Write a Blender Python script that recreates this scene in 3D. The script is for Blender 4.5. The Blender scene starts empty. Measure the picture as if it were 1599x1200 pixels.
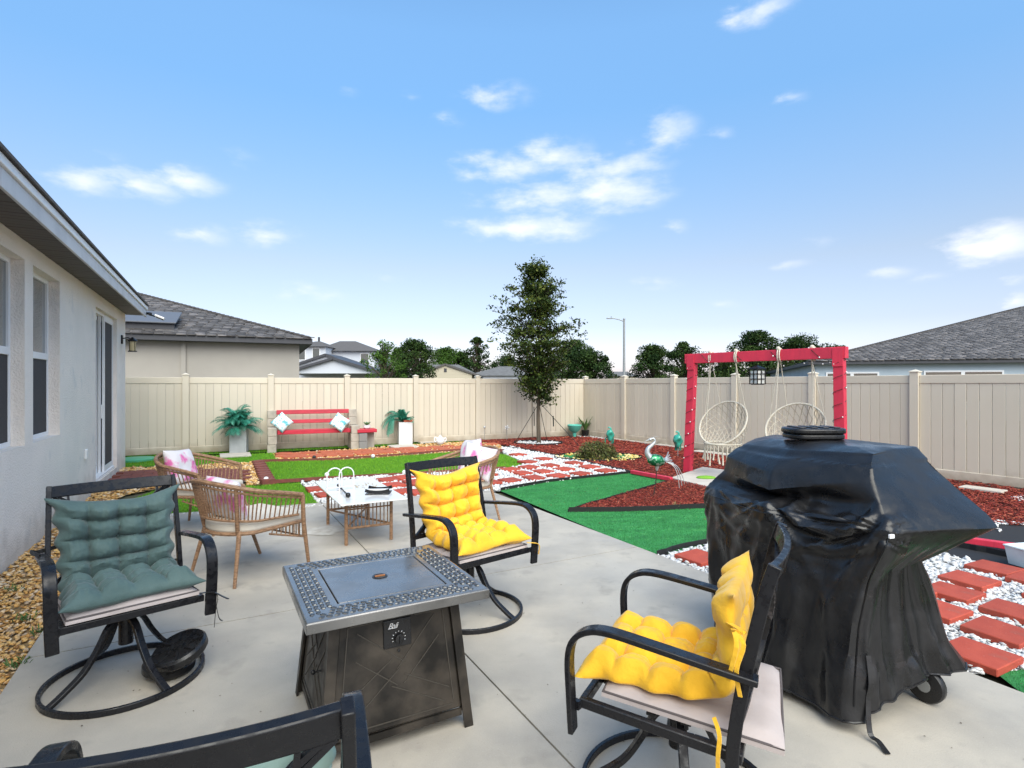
import bpy, bmesh, math, random
import numpy as np
from mathutils import Vector, Matrix, noise as mnoise
random.seed(7); rng = np.random.default_rng(7)
R = math.radians
scene = bpy.context.scene
COL = scene.collection

# ------------------------------------------------------------------ camera
F = 870.0; HC = 1.55
cam_d = bpy.data.cameras.new('camera'); cam = bpy.data.objects.new('camera', cam_d); COL.objects.link(cam)
cam.location = (0, 0, HC); cam.rotation_euler = (R(90), 0, 0)
cam_d.sensor_fit = 'HORIZONTAL'; cam_d.sensor_width = 36; cam_d.lens = F / 1599 * 36
cam_d.clip_start = 0.02; cam_d.clip_end = 2000
scene.camera = cam

# ------------------------------------------------------------------ exposure
scene.view_settings.view_transform = 'Standard'; scene.view_settings.look = 'None'
scene.view_settings.gamma = 1; scene.view_settings.use_curve_mapping = False
scene.view_settings.exposure = EXPOSURE = 0.87

# ------------------------------------------------------------------ sun
SUN_EL = R(48); SUN_AZ = R(165)      # azimuth clockwise from +Y: a veiled sun high behind the camera, a little to the right
sd = bpy.data.lights.new('sun', 'SUN'); so = bpy.data.objects.new('sun', sd); COL.objects.link(so)
sd.energy = 2.5; sd.angle = R(64); sd.color = (1, .90, .75)
sv = Vector((math.sin(SUN_AZ) * math.cos(SUN_EL), math.cos(SUN_AZ) * math.cos(SUN_EL), math.sin(SUN_EL)))
so.rotation_euler = sv.to_track_quat('Z', 'Y').to_euler(); so.location = sv * 50

# ------------------------------------------------------------------ world: sky and clouds
W = bpy.data.worlds.new('World'); scene.world = W; W.use_nodes = True
nt = W.node_tree; N = nt.nodes; L = nt.links
for n in list(N): N.remove(n)
def wn(t, **k):
    n = N.new(t)
    for a, b in k.items(): setattr(n, a, b)
    return n
def wmath(op, a, b=None, c=None, clamp=False):
    n = wn('ShaderNodeMath', operation=op, use_clamp=clamp)
    for i, v in enumerate((a, b, c)):
        if v is None: continue
        if isinstance(v, (int, float)): n.inputs[i].default_value = v
        else: L.new(v, n.inputs[i])
    return n.outputs[0]
sky = wn('ShaderNodeTexSky', sky_type='NISHITA', sun_disc=False, sun_elevation=SUN_EL, sun_rotation=SUN_AZ,
         air_density=1.0, dust_density=1.3, ozone_density=1.6, altitude=0)
tc = wn('ShaderNodeTexCoord')
sep = wn('ShaderNodeSeparateXYZ'); L.new(tc.outputs['Generated'], sep.inputs[0])
az = wmath('ARCTAN2', sep.outputs[0], sep.outputs[1]); el = wmath('ARCSINE', sep.outputs[2])
comb = wn('ShaderNodeCombineXYZ'); L.new(az, comb.inputs[0]); L.new(el, comb.inputs[1])
nz = wn('ShaderNodeTexNoise'); nz.inputs['Scale'].default_value = 15; nz.inputs['Detail'].default_value = 6
nz.inputs['Roughness'].default_value = .56
stre = wn('ShaderNodeVectorMath', operation='MULTIPLY'); L.new(comb.outputs[0], stre.inputs[0]); stre.inputs[1].default_value = (1, 2.3, 1)
L.new(stre.outputs[0], nz.inputs['Vector'])
warp = wn('ShaderNodeVectorMath', operation='MULTIPLY_ADD')
L.new(nz.outputs['Color'], warp.inputs[0]); warp.inputs[1].default_value = (.07, .02, 0); L.new(comb.outputs[0], warp.inputs[2])
clouds = [(135, 283, 95, 26, .9), (215, 290, 105, 26, 1.0), (300, 284, 70, 28, .95), (320, 367, 55, 22, .7), (425, 367, 70, 22, .7), (480, 458, 85, 18, .55),
          (775, 149, 68, 22, .75), (705, 190, 28, 16, .4), (650, 150, 20, 10, .25), (548, 137, 32, 12, .3), (800, 262, 95, 26, .9), (870, 245, 70, 32, 1.0),
          (950, 262, 110, 28, .9), (850, 310, 120, 30, .95), (955, 300, 110, 38, 1.1), (830, 357, 120, 24, 1.15),
          (880, 355, 70, 24, 1.0), (1040, 205, 62, 34, .9), (1125, 211, 32, 15, .5), (1190, 12, 70, 24, .9), (1555, 380, 92, 40, 1.5),
          (1240, 151, 34, 15, .5), (1390, 425, 55, 13, .55), (1230, 414, 50, 11, .45), (1060, 355, 26, 16, .5), (1030, 441, 50, 14, .4),
          (1125, 476, 45, 10, .4), (1592, 470, 32, 18, .9), (1285, 378, 42, 14, .3), (380, 250, 40, 16, .25), (180, 250, 30, 14, .25), (610, 435, 30, 12, .25),
          (1460, 432, 40, 10, .3), (1590, 438, 30, 10, .5)]
acc = None
for (px, py, sx, sy, a) in clouds:
    x, z = (px - 800) / F, (600 - py) / F
    a0 = math.atan2(x, 1); e0 = math.atan2(z, math.hypot(x, 1))
    m = wn('ShaderNodeVectorMath', operation='SUBTRACT'); L.new(warp.outputs[0], m.inputs[0]); m.inputs[1].default_value = (a0 + .035, e0 + .01, 0)
    cs = math.cos(a0)
    m2 = wn('ShaderNodeVectorMath', operation='MULTIPLY'); L.new(m.outputs[0], m2.inputs[0])
    m2.inputs[1].default_value = (F / (sx * 1.18) / cs ** 2, F / (sy * 1.15) / cs, 0)
    ln = wn('ShaderNodeVectorMath', operation='LENGTH'); L.new(m2.outputs[0], ln.inputs[0])
    g = wmath('SUBTRACT', 1.0, ln.outputs['Value'], clamp=True)
    g = wmath('MULTIPLY', g, a)
    acc = g if acc is None else wmath('MAXIMUM', acc, g)
# the same scattered small clouds all round the rest of the sky
nb = wn('ShaderNodeTexNoise'); nb.inputs['Scale'].default_value = 4.2; nb.inputs['Detail'].default_value = 3
L.new(stre.outputs[0], nb.inputs['Vector'])
side = wmath('SUBTRACT', wmath('ABSOLUTE', az), .84); side = wmath('MULTIPLY', side, 6, clamp=True)
rest = wmath('MULTIPLY', wmath('SUBTRACT', nb.outputs['Fac'], .55, clamp=True), 6.0); rest = wmath('MULTIPLY', rest, side)
acc = wmath('MAXIMUM', acc, wmath('MINIMUM', rest, .8))
fb = wmath('SUBTRACT', nz.outputs['Fac'], .5)
v = wmath('MULTIPLY_ADD', fb, 2.0, acc)
mr = wn('ShaderNodeMapRange', interpolation_type='SMOOTHSTEP'); L.new(v, mr.inputs[0])
mr.inputs[1].default_value = .0; mr.inputs[2].default_value = 1.5; mr.inputs[3].default_value = 0; mr.inputs[4].default_value = 1
alpha = wmath('MULTIPLY', mr.outputs[0], wmath('MULTIPLY', acc, 3.0, clamp=True))
alpha = wmath('MULTIPLY', alpha, .88)
hs = wn('ShaderNodeHueSaturation'); L.new(sky.outputs[0], hs.inputs['Color']); hs.inputs['Saturation'].default_value = 1.0; hs.inputs['Value'].default_value = 1.0
SKYGAIN = wn('ShaderNodeMix', data_type='RGBA', blend_type='MULTIPLY'); SKYGAIN.inputs['Factor'].default_value = 1
L.new(hs.outputs[0], SKYGAIN.inputs['A']); 
tint = wn('ShaderNodeValToRGB'); L.new(sep.outputs[2], tint.inputs[0]); te = tint.color_ramp.elements
for i, (p_, c_) in enumerate(((0.02, (.88, .80, .97)), (.10, (.74, .655, .70)), (.2, (.83, .72, .67)), (.44, (.76, 1.0, 1.06)), (.53, (.88, 1.15, 1.20)), (1, (.90, 1.16, 1.20)))):
    e_ = te[i] if i < 2 else te.new(p_)
    e_.position = p_; e_.color = (*c_, 1)
L.new(tint.outputs[0], SKYGAIN.inputs['B'])
mx = wn('ShaderNodeMix', data_type='RGBA'); L.new(alpha, mx.inputs['Factor']); L.new(SKYGAIN.outputs['Result'], mx.inputs['A'])
mx.inputs['B'].default_value = (4.3, 4.35, 4.5, 1)
bg = wn('ShaderNodeBackground'); L.new(mx.outputs['Result'], bg.inputs[0]); bg.inputs[1].default_value = .15
wo = wn('ShaderNodeOutputWorld'); L.new(bg.outputs[0], wo.inputs[0])

# ------------------------------------------------------------------ helpers
def G(px, py, z=0.0):
    """a spot on the level z, found by sighting from the photographer's stand"""
    d = F * (HC - z) / (py - 600.0)
    return Vector(((px - 800) / F * d, d, z))
def rotz(a): return Matrix.Rotation(a, 3, 'Z')
def tag(o, label=None, cat=None, group=None, kind=None):
    if label: o['label'] = label
    if cat: o['category'] = cat
    if group: o['group'] = group
    if kind: o['kind'] = kind
    return o
def empty(name, loc=(0, 0, 0), rz=0, label=None, cat=None, group=None, kind=None):
    o = bpy.data.objects.new(name, None); COL.objects.link(o); o.location = loc; o.rotation_euler = (0, 0, rz)
    o.empty_display_size = .1
    return tag(o, label, cat, group, kind)
def link(name, me, mat=None, parent=None, smooth=False, angle=38, bevel=0, seg=2):
    if mat is not None and not me.materials: me.materials.append(mat)
    if smooth:
        me.polygons.foreach_set('use_smooth', [True] * len(me.polygons)); me.set_sharp_from_angle(angle=R(angle))
    o = bpy.data.objects.new(name, me); COL.objects.link(o)
    if parent is not None: o.parent = parent
    if bevel:
        b = o.modifiers.new('bevel', 'BEVEL'); b.width = bevel; b.segments = seg; b.limit_method = 'ANGLE'; b.angle_limit = R(40)
    return o
def kids(o): return [c for c in list(COL.objects) if c.parent == o]
def copy_tree(o, parent=None):
    c = o.copy(); COL.objects.link(c); c.parent = parent
    for ch in kids(o): copy_tree(ch, c)
    return c

class MB:
    def __init__(s): s.v = []; s.f = []
    def add(s, vs, fs):
        n = len(s.v); s.v += [tuple(p) for p in vs]; s.f += [tuple(i + n for i in f) for f in fs]; return s
    def box(s, c, size, rot=None):
        hx, hy, hz = [k / 2 for k in size]; c = Vector(c)
        vs = [Vector((x, y, z)) for z in (-hz, hz) for y in (-hy, hy) for x in (-hx, hx)]
        if rot is not None: vs = [rot @ p for p in vs]
        return s.add([p + c for p in vs], [(0, 2, 3, 1), (4, 5, 7, 6), (0, 1, 5, 4), (2, 6, 7, 3), (0, 4, 6, 2), (1, 3, 7, 5)])
    def box2(s, lo, hi):
        return s.box([(a + b) / 2 for a, b in zip(lo, hi)], [b - a for a, b in zip(lo, hi)])
    def beam(s, p0, p1, w, h, up=(0, 0, 1)):
        p0, p1, up = Vector(p0), Vector(p1), Vector(up)
        t = (p1 - p0).normalized(); side = t.cross(up)
        if side.length < 1e-4: side = t.cross(Vector((1, 0, 0)))
        side.normalize(); n = side.cross(t)
        vs = []
        for p in (p0, p1):
            for a, b in ((-1, -1), (1, -1), (1, 1), (-1, 1)): vs.append(p + side * (a * w / 2) + n * (b * h / 2))
        return s.add(vs, [(3, 2, 1, 0), (4, 5, 6, 7), (0, 1, 5, 4), (1, 2, 6, 5), (2, 3, 7, 6), (3, 0, 4, 7)])
    def bar(s, pts, w, h, side):
        """a flat bar bent along pts; 'side' is the direction of its width"""
        pts = [Vector(p) for p in pts]; side = Vector(side).normalized(); vs = []
        for i, p in enumerate(pts):
            t = (pts[min(i + 1, len(pts) - 1)] - pts[max(i - 1, 0)]).normalized()
            sd_ = (side - t * side.dot(t)).normalized(); n = sd_.cross(t)
            for a, b in ((-1, -1), (1, -1), (1, 1), (-1, 1)): vs.append(p + sd_ * (a * w / 2) + n * (b * h / 2))
        fs = [(3, 2, 1, 0), tuple(len(vs) - 4 + k for k in range(4))]
        for i in range(len(pts) - 1):
            for k in range(4):
                a = i * 4 + k; b = i * 4 + (k + 1) % 4; fs.append((a, b, b + 4, a + 4))
        return s.add(vs, fs)
    def tube(s, pts, r, n=8, closed=False):
        pts = [Vector(p) for p in pts]; m = len(pts); rr = r if hasattr(r, '__len__') else [r] * m
        def tan(i):
            if closed: return (pts[(i + 1) % m] - pts[i - 1]).normalized()
            return (pts[min(i + 1, m - 1)] - pts[max(i - 1, 0)]).normalized()
        t = tan(0); nrm = t.orthogonal().normalized(); vs = []
        for i in range(m):
            t = tan(i); nrm = (nrm - t * nrm.dot(t))
            if nrm.length < 1e-6: nrm = t.orthogonal()
            nrm.normalize(); b = t.cross(nrm)
            for k in range(n):
                a = 2 * math.pi * k / n; vs.append(pts[i] + (nrm * math.cos(a) + b * math.sin(a)) * rr[i])
        fs = []
        for i in range(m if closed else m - 1):
            for k in range(n):
                a = i * n + k; b = i * n + (k + 1) % n; c = ((i + 1) % m) * n
                fs.append((a, b, c + (k + 1) % n, c + k))
        if not closed: fs += [tuple(range(n))[::-1], tuple(range((m - 1) * n, m * n))]
        return s.add(vs, fs)
    def lathe(s, prof, n=16, c=(0, 0, 0), rot=None):
        c = Vector(c); vs = []
        for r_, z in prof:
            for k in range(n):
                a = 2 * math.pi * k / n; p = Vector((r_ * math.cos(a), r_ * math.sin(a), z))
                if rot is not None: p = rot @ p
                vs.append(p + c)
        fs = []
        for i in range(len(prof) - 1):
            for k in range(n):
                a = i * n + k; b = i * n + (k + 1) % n; fs.append((a, b, b + n, a + n))
        fs += [tuple(range(n))[::-1], tuple(range((len(prof) - 1) * n, len(prof) * n))]
        return s.add(vs, fs)
    def prism(s, poly, z0, z1):
        n = len(poly); vs = [(p[0], p[1], z0) for p in poly] + [(p[0], p[1], z1) for p in poly]
        ar = sum(poly[i][0] * poly[(i + 1) % n][1] - poly[(i + 1) % n][0] * poly[i][1] for i in range(n))
        fs = [tuple(range(n))[::-1], tuple(range(n, 2 * n))] + [(i, (i + 1) % n, (i + 1) % n + n, i + n) for i in range(n)]
        if ar < 0: fs = [f[::-1] for f in fs]
        return s.add(vs, fs)
    def grid(s, P, closev=False):
        nu, nv = len(P), len(P[0]); vs = [p for row in P for p in row]; fs = []
        for i in range(nu - 1):
            for j in range(nv if closev else nv - 1):
                j2 = (j + 1) % nv; fs.append((i * nv + j, i * nv + j2, (i + 1) * nv + j2, (i + 1) * nv + j))
        return s.add(vs, fs)
    def ball(s, c, r, n=10, m=6, sc=(1, 1, 1), rot=None):
        prof = [(max(1e-4, math.sin(math.pi * i / m)) * r, -math.cos(math.pi * i / m) * r) for i in range(m + 1)]
        k = len(s.v); s.lathe(prof, n); c = Vector(c)
        for i in range(k, len(s.v)):
            p = Vector((s.v[i][0] * sc[0], s.v[i][1] * sc[1], s.v[i][2] * sc[2]))
            if rot is not None: p = rot @ p
            s.v[i] = tuple(p + c)
        return s
    def build(s, name, mat, parent=None, smooth=False, angle=38, bevel=0, seg=2):
        me = bpy.data.meshes.new(name); me.from_pydata(s.v, [], s.f); me.update()
        return link(name, me, mat, parent, smooth, angle, bevel, seg)

def smooth_path(pts, n=6, closed=False):
    """Catmull-Rom through pts"""
    pts = [Vector(p) for p in pts]; m = len(pts); out = []
    for i in range(m if closed else m - 1):
        g = (lambda k: pts[k % m]) if closed else (lambda k: pts[min(max(k, 0), m - 1)])
        p0, p1, p2, p3 = g(i - 1), g(i), g(i + 1), g(i + 2)
        for j in range(n):
            t = j / n
            out.append(.5 * ((2 * p1) + (p2 - p0) * t + (2 * p0 - 5 * p1 + 4 * p2 - p3) * t * t + (3 * p1 - 3 * p2 + p3 - p0) * t ** 3))
    if not closed: out.append(pts[-1])
    return out
def circ(c, r, n=32, e1=(1, 0, 0), e2=(0, 1, 0)):
    c, e1, e2 = Vector(c), Vector(e1), Vector(e2)
    return [c + e1 * (r * math.cos(2 * math.pi * k / n)) + e2 * (r * math.sin(2 * math.pi * k / n)) for k in range(n)]

def np_mesh(name, V, Fc, mat, rnd=None, parent=None, smooth=False):
    """fast mesh from arrays: Fc is (m,k) with k corners per face, rnd one number per face"""
    me = bpy.data.meshes.new(name); m, k = Fc.shape
    me.vertices.add(len(V)); me.vertices.foreach_set('co', V.astype(np.float32).ravel())
    me.loops.add(m * k); me.loops.foreach_set('vertex_index', Fc.astype(np.int32).ravel())
    me.polygons.add(m); me.polygons.foreach_set('loop_start', np.arange(0, m * k, k, dtype=np.int32))
    me.update(calc_edges=True)
    if rnd is not None:
        a = me.attributes.new('rnd', 'FLOAT', 'FACE'); a.data.foreach_set('value', rnd.astype(np.float32))
    if smooth: me.polygons.foreach_set('use_smooth', [True] * m)
    me.materials.append(mat); me.validate()
    o = bpy.data.objects.new(name, me); COL.objects.link(o)
    if parent is not None: o.parent = parent
    return o
def rand_rot(n, tilt=math.pi):
    """random rotation matrices; tilt limits how far the local z leans"""
    a = rng.uniform(0, 2 * np.pi, n); b = rng.uniform(-tilt, tilt, n); c = rng.uniform(0, 2 * np.pi, n)
    def rz_(t):
        m = np.zeros((n, 3, 3)); m[:, 0, 0] = np.cos(t); m[:, 0, 1] = -np.sin(t); m[:, 1, 0] = np.sin(t); m[:, 1, 1] = np.cos(t); m[:, 2, 2] = 1; return m
    mx_ = np.zeros((n, 3, 3)); mx_[:, 0, 0] = 1; mx_[:, 1, 1] = np.cos(b); mx_[:, 1, 2] = -np.sin(b); mx_[:, 2, 1] = np.sin(b); mx_[:, 2, 2] = np.cos(b)
    return rz_(a) @ mx_ @ rz_(c)
def scatter(name, tmplV, tmplF, pos, scale, rot, mat, parent=None, smooth=False, rnd=None):
    n = len(pos); tv = np.asarray(tmplV, float); tf = np.asarray(tmplF, int)
    V = np.einsum('nij,nkj->nki', rot, tv[None] * scale[:, None, :]) + pos[:, None, :]
    Fc = tf[None] + (np.arange(n) * len(tv))[:, None, None]
    if rnd is None: rnd = rng.random(n)
    return np_mesh(name, V.reshape(-1, 3), Fc.reshape(-1, tf.shape[1]), mat, np.repeat(rnd, len(tf)), parent, smooth)
def in_poly(P, poly):
    x, y = P[:, 0], P[:, 1]; ins = np.zeros(len(P), bool); n = len(poly)
    for i in range(n):
        x1, y1 = poly[i][0], poly[i][1]; x2, y2 = poly[(i + 1) % n][0], poly[(i + 1) % n][1]
        c = ((y1 > y) != (y2 > y)) & (x < (x2 - x1) * (y - y1) / (y2 - y1 + 1e-12) + x1); ins ^= c
    return ins
def sample(poly, dens, excl=(), far=None):
    """random points in a polygon; dens per square metre, thinning with distance when far=(d0) is given"""
    xs = [p[0] for p in poly]; ys = [p[1] for p in poly]
    n = int((max(xs) - min(xs)) * (max(ys) - min(ys)) * dens)
    P = np.stack([rng.uniform(min(xs), max(xs), n), rng.uniform(min(ys), max(ys), n)], 1)
    P = P[in_poly(P, poly)]
    for e in excl: P = P[~in_poly(P, e)]
    if far:
        d = np.hypot(P[:, 0], P[:, 1]); P = P[rng.random(len(P)) < np.minimum(1, (far / np.maximum(d, .1)) ** 1.6)]
    return P
t_ = (1 + 5 ** .5) / 2
ICO_V = np.array([(-1, t_, 0), (1, t_, 0), (-1, -t_, 0), (1, -t_, 0), (0, -1, t_), (0, 1, t_), (0, -1, -t_), (0, 1, -t_), (t_, 0, -1), (t_, 0, 1), (-t_, 0, -1), (-t_, 0, 1)]) / 1.9
ICO_F = np.array([(0, 11, 5), (0, 5, 1), (0, 1, 7), (0, 7, 10), (0, 10, 11), (1, 5, 9), (5, 11, 4), (11, 10, 2), (10, 7, 6), (7, 1, 8), (3, 9, 4), (3, 4, 2), (3, 2, 6), (3, 6, 8), (3, 8, 9), (4, 9, 5), (2, 4, 11), (6, 2, 10), (8, 6, 7), (9, 8, 1)])
CUBE_V = np.array([(x, y, z) for z in (-.5, .5) for y in (-.5, .5) for x in (-.5, .5)])
CUBE_F = np.array([(0, 2, 3, 1), (4, 5, 7, 6), (0, 1, 5, 4), (2, 6, 7, 3), (0, 4, 6, 2), (1, 3, 7, 5)])
def rocks(name, poly, dens, size, mat, z=0, excl=(), far=None, flat=.6, kind='stuff', parent=None, layers=1, smooth=True):
    P = sample(poly, dens, excl, far); n = len(P)
    s = rng.uniform(.55, 1.25, n)[:, None] * size * np.stack([rng.uniform(.8, 1.3, n), rng.uniform(.65, 1, n), rng.uniform(.75, 1.1, n) * flat], 1)
    if far:
        d = np.hypot(P[:, 0], P[:, 1]); s *= np.clip((d / far) ** .75, 1, 3)[:, None] * np.array([[1, 1, .7]])
    pos = np.column_stack([P, z + rng.uniform(-.2, .9, n) * s[:, 2] * layers])
    tv = ICO_V * (1 + rng.uniform(-.22, .22, (12, 1)))
    o = scatter(name, tv, ICO_F, pos, s, rand_rot(n, .9), mat, parent, smooth)
    return tag(o, kind=kind)

# ------------------------------------------------------------------ materials
def mat(name, col, rough=.5, metal=0, col2=None, vs=6.0, vamt=(.35, .65), detail=4, bump=0, bs=60, bd=.004, ramp=None, rvar=0, rvs=8, coat=0, spec=.5,
        sheen=0, stretch=None, trans=0, alpha=1, ior=1.45, spots=None, coord='Object', tint=0, dirt=None):
    m = bpy.data.materials.new(name); m.use_nodes = True; t = m.node_tree; n = t.nodes; l = t.links
    b = n['Principled BSDF']; b.inputs['Roughness'].default_value = rough; b.inputs['Metallic'].default_value = metal
    b.inputs['Base Color'].default_value = (*col, 1); b.inputs['Specular IOR Level'].default_value = spec
    b.inputs['Coat Weight'].default_value = coat; b.inputs['Coat Roughness'].default_value = .12; b.inputs['Sheen Weight'].default_value = sheen
    b.inputs['Transmission Weight'].default_value = trans; b.inputs['Alpha'].default_value = alpha; b.inputs['IOR'].default_value = ior
    tcn = n.new('ShaderNodeTexCoord'); src = tcn.outputs[coord]
    if stretch:
        mp = n.new('ShaderNodeMapping'); mp.inputs['Scale'].default_value = stretch; l.new(src, mp.inputs[0]); src = mp.outputs[0]
    def nz_(scale, det=4, rg=.55):
        q = n.new('ShaderNodeTexNoise'); q.inputs['Scale'].default_value = scale; q.inputs['Detail'].default_value = det; q.inputs['Roughness'].default_value = rg
        l.new(src, q.inputs['Vector']); return q.outputs['Fac']
    cout = None
    if ramp:
        a = n.new('ShaderNodeAttribute'); a.attribute_name = 'rnd'; cr = n.new('ShaderNodeValToRGB'); l.new(a.outputs['Fac'], cr.inputs[0])
        e = cr.color_ramp.elements
        for i, (p, c) in enumerate(ramp):
            if i < 2: e[i].position = p
            el_ = e[i] if i < 2 else e.new(p)
            el_.color = (*c, 1)
        cout = cr.outputs[0]
    if col2:
        mr_ = n.new('ShaderNodeMapRange'); l.new(nz_(vs, detail), mr_.inputs[0]); mr_.inputs[1].default_value = vamt[0]; mr_.inputs[2].default_value = vamt[1]
        mxn = n.new('ShaderNodeMix'); mxn.data_type = 'RGBA'; l.new(mr_.outputs[0], mxn.inputs['Factor'])
        if cout is not None: l.new(cout, mxn.inputs['A'])
        else: mxn.inputs['A'].default_value = (*col, 1)
        mxn.inputs['B'].default_value = (*col2, 1); cout = mxn.outputs['Result']
    if isinstance(spots, tuple): spots = [spots]
    for spots in (spots or []):      # (scale, threshold, colour, amount)
        mr_ = n.new('ShaderNodeMapRange'); l.new(nz_(spots[0], 3, .6), mr_.inputs[0]); mr_.inputs[1].default_value = spots[1]; mr_.inputs[2].default_value = spots[1] + .1
        mr_.inputs[4].default_value = spots[3]
        mxn = n.new('ShaderNodeMix'); mxn.data_type = 'RGBA'; l.new(mr_.outputs[0], mxn.inputs['Factor'])
        if cout is not None: l.new(cout, mxn.inputs['A'])
        else: mxn.inputs['A'].default_value = (*col, 1)
        mxn.inputs['B'].default_value = (*spots[2], 1); cout = mxn.outputs['Result']
    if tint:       # each piece a little lighter or darker than the next
        oi = n.new('ShaderNodeObjectInfo'); mr_ = n.new('ShaderNodeMapRange'); l.new(oi.outputs['Random'], mr_.inputs[0]); mr_.inputs[3].default_value = 1 - tint; mr_.inputs[4].default_value = 1 + tint
        hv = n.new('ShaderNodeHueSaturation'); l.new(mr_.outputs[0], hv.inputs['Value'])
        if cout is not None: l.new(cout, hv.inputs['Color'])
        else: hv.inputs['Color'].default_value = (*col, 1)
        cout = hv.outputs[0]
    if dirt:       # (top of the splash, colour, amount): mud splashed up from the ground, ragged at its top
        sx_ = n.new('ShaderNodeSeparateXYZ'); gm = n.new('ShaderNodeNewGeometry'); l.new(gm.outputs['Position'], sx_.inputs[0])
        q = n.new('ShaderNodeTexNoise'); q.inputs['Scale'].default_value = 5; q.inputs['Detail'].default_value = 6; l.new(gm.outputs['Position'], q.inputs['Vector'])
        ma = n.new('ShaderNodeMath'); ma.operation = 'MULTIPLY_ADD'; l.new(q.outputs['Fac'], ma.inputs[0]); ma.inputs[1].default_value = -dirt[0] * 2.2; l.new(sx_.outputs[2], ma.inputs[2])
        mr_ = n.new('ShaderNodeMapRange'); l.new(ma.outputs[0], mr_.inputs[0]); mr_.inputs[1].default_value = -dirt[0] * 1.1; mr_.inputs[2].default_value = 0; mr_.inputs[3].default_value = dirt[2]; mr_.inputs[4].default_value = 0
        mxn = n.new('ShaderNodeMix'); mxn.data_type = 'RGBA'; l.new(mr_.outputs[0], mxn.inputs['Factor'])
        if cout is not None: l.new(cout, mxn.inputs['A'])
        else: mxn.inputs['A'].default_value = (*col, 1)
        mxn.inputs['B'].default_value = (*dirt[1], 1); cout = mxn.outputs['Result']
    if cout is not None: l.new(cout, b.inputs['Base Color'])
    if rvar:
        mr_ = n.new('ShaderNodeMapRange'); l.new(nz_(rvs, 5), mr_.inputs[0]); mr_.inputs[1].default_value = .4; mr_.inputs[2].default_value = .6
        mr_.inputs[3].default_value = max(0.02, rough - rvar); mr_.inputs[4].default_value = min(1, rough + rvar); l.new(mr_.outputs[0], b.inputs['Roughness'])
    if bump:
        bn = n.new('ShaderNodeBump'); bn.inputs['Strength'].default_value = bump; bn.inputs['Distance'].default_value = bd
        l.new(nz_(bs, 5, .6), bn.inputs['Height']); l.new(bn.outputs[0], b.inputs['Normal'])
    return m
M = {}
M['concrete'] = mat('concrete', (.465, .42, .35), .62, col2=(.315, .29, .255), vs=1.6, vamt=(.38, .72), detail=8, bump=.5, bs=140, bd=.003, rvar=.18, rvs=1.7, spots=[(3.4, .58, (.30, .275, .24), .55), (.9, .55, (.36, .33, .28), .45), (170, .60, (.25, .23, .20), .55), (150, .62, (.58, .55, .49), .45), (28, .70, (.20, .18, .15), .6)])
M['joint'] = mat('joint_dirt', (.08, .07, .055), .9)
M['soil'] = mat('soil', (.10, .085, .05), .95, col2=(.06, .075, .03), vs=.5, bump=.5, bs=30)
M['stucco'] = mat('grey_stucco', (.88, .80, .72), .85, col2=(.80, .735, .665), vs=1.3, bump=1.0, bs=55, bd=.012, spots=[(2.2, .60, (.60, .58, .56), .5), (60, .62, (.62, .59, .55), .45)], dirt=(.30, (.40, .34, .27), .5))
M['stucco_tan'] = mat('tan_stucco', (.40, .365, .32), .85, col2=(.355, .325, .285), vs=.7, bump=.5, bs=60, bd=.004)
M['stucco_blue'] = mat('pale_blue_stucco', (.42, .49, .54), .85, col2=(.37, .44, .49), vs=.7)
M['white'] = mat('white_vinyl', (.78, .78, .78), .35)
M['fascia'] = mat('grey_white_fascia', (.52, .52, .53), .45, col2=(.40, .40, .41), vs=4, vamt=(.45, .8), detail=8)
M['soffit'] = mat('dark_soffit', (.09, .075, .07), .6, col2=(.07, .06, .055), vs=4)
M['dark_trim'] = mat('dark_trim', (.055, .055, .062), .5)
M['glass'] = mat('window_glass', (.012, .03, .03), .02, spec=1.0, coat=1.0, bump=.03, bs=2.0, bd=.02, ior=1.5)
M['screen'] = mat('insect_screen', (.045, .042, .045), .8, bump=.3, bs=400)
M['curtain'] = mat('pale_blind', (.30, .36, .40), .6)
M['vinyl'] = mat('beige_vinyl', (.62, .555, .45), .45, col2=(.575, .51, .395), vs=.9, vamt=(.3, .8), tint=.045, dirt=(.20, (.34, .27, .19), .75), spots=(2.3, .66, (.52, .46, .35), .4))
M['shingle'] = mat('asphalt_shingle', (.1, .1, .1), .9, ramp=[(0, (.052, .046, .044)), (.4, (.085, .077, .072)), (.75, (.13, .118, .112)), (1, (.19, .17, .16))], bump=.4, bs=120)
M['shingle_flat'] = mat('roof_under', (.08, .075, .072), .9, col2=(.12, .11, .105), vs=12)
M['solar'] = mat('solar_glass', (.11, .115, .13), .45, spec=.4)
M['black_metal'] = mat('black_powder_coat', (.010, .010, .012), .34, rvar=.19, rvs=34, bump=.12, bs=120, bd=.001, coat=.08, spec=.36)
M['wet_metal'] = mat('wet_blackened_steel', (.12, .118, .115), .24, metal=.45, rvar=.13, rvs=5, bump=.10, bs=9, bd=.004, coat=.5, col2=(.21, .205, .20), vs=3.0)
M['hammered'] = mat('hammered_steel', (.085, .087, .088), .36, metal=.6, rvar=.1, rvs=20, coat=.5)
M['panel_metal'] = mat('mottled_brown_steel', (.013, .0115, .010), .46, metal=.25, col2=(.085, .070, .055), vs=4.8, vamt=(.42, .74), detail=6, rvar=.12, rvs=6, spots=(5, .68, (.13, .06, .022), .5))
M['black_plastic'] = mat('black_plastic', (.012, .012, .013), .35, rvar=.15, rvs=25)
M['yellow'] = mat('yellow_cotton', (.88, .50, .022), .8, col2=(.78, .41, .012), vs=7, bump=.75, bs=17, bd=.010, sheen=.25)
M['green_cloth'] = mat('grey_green_cloth', (.078, .130, .124), .72, col2=(.055, .10, .096), vs=7, bump=.75, bs=17, bd=.010, sheen=.15)
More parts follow.
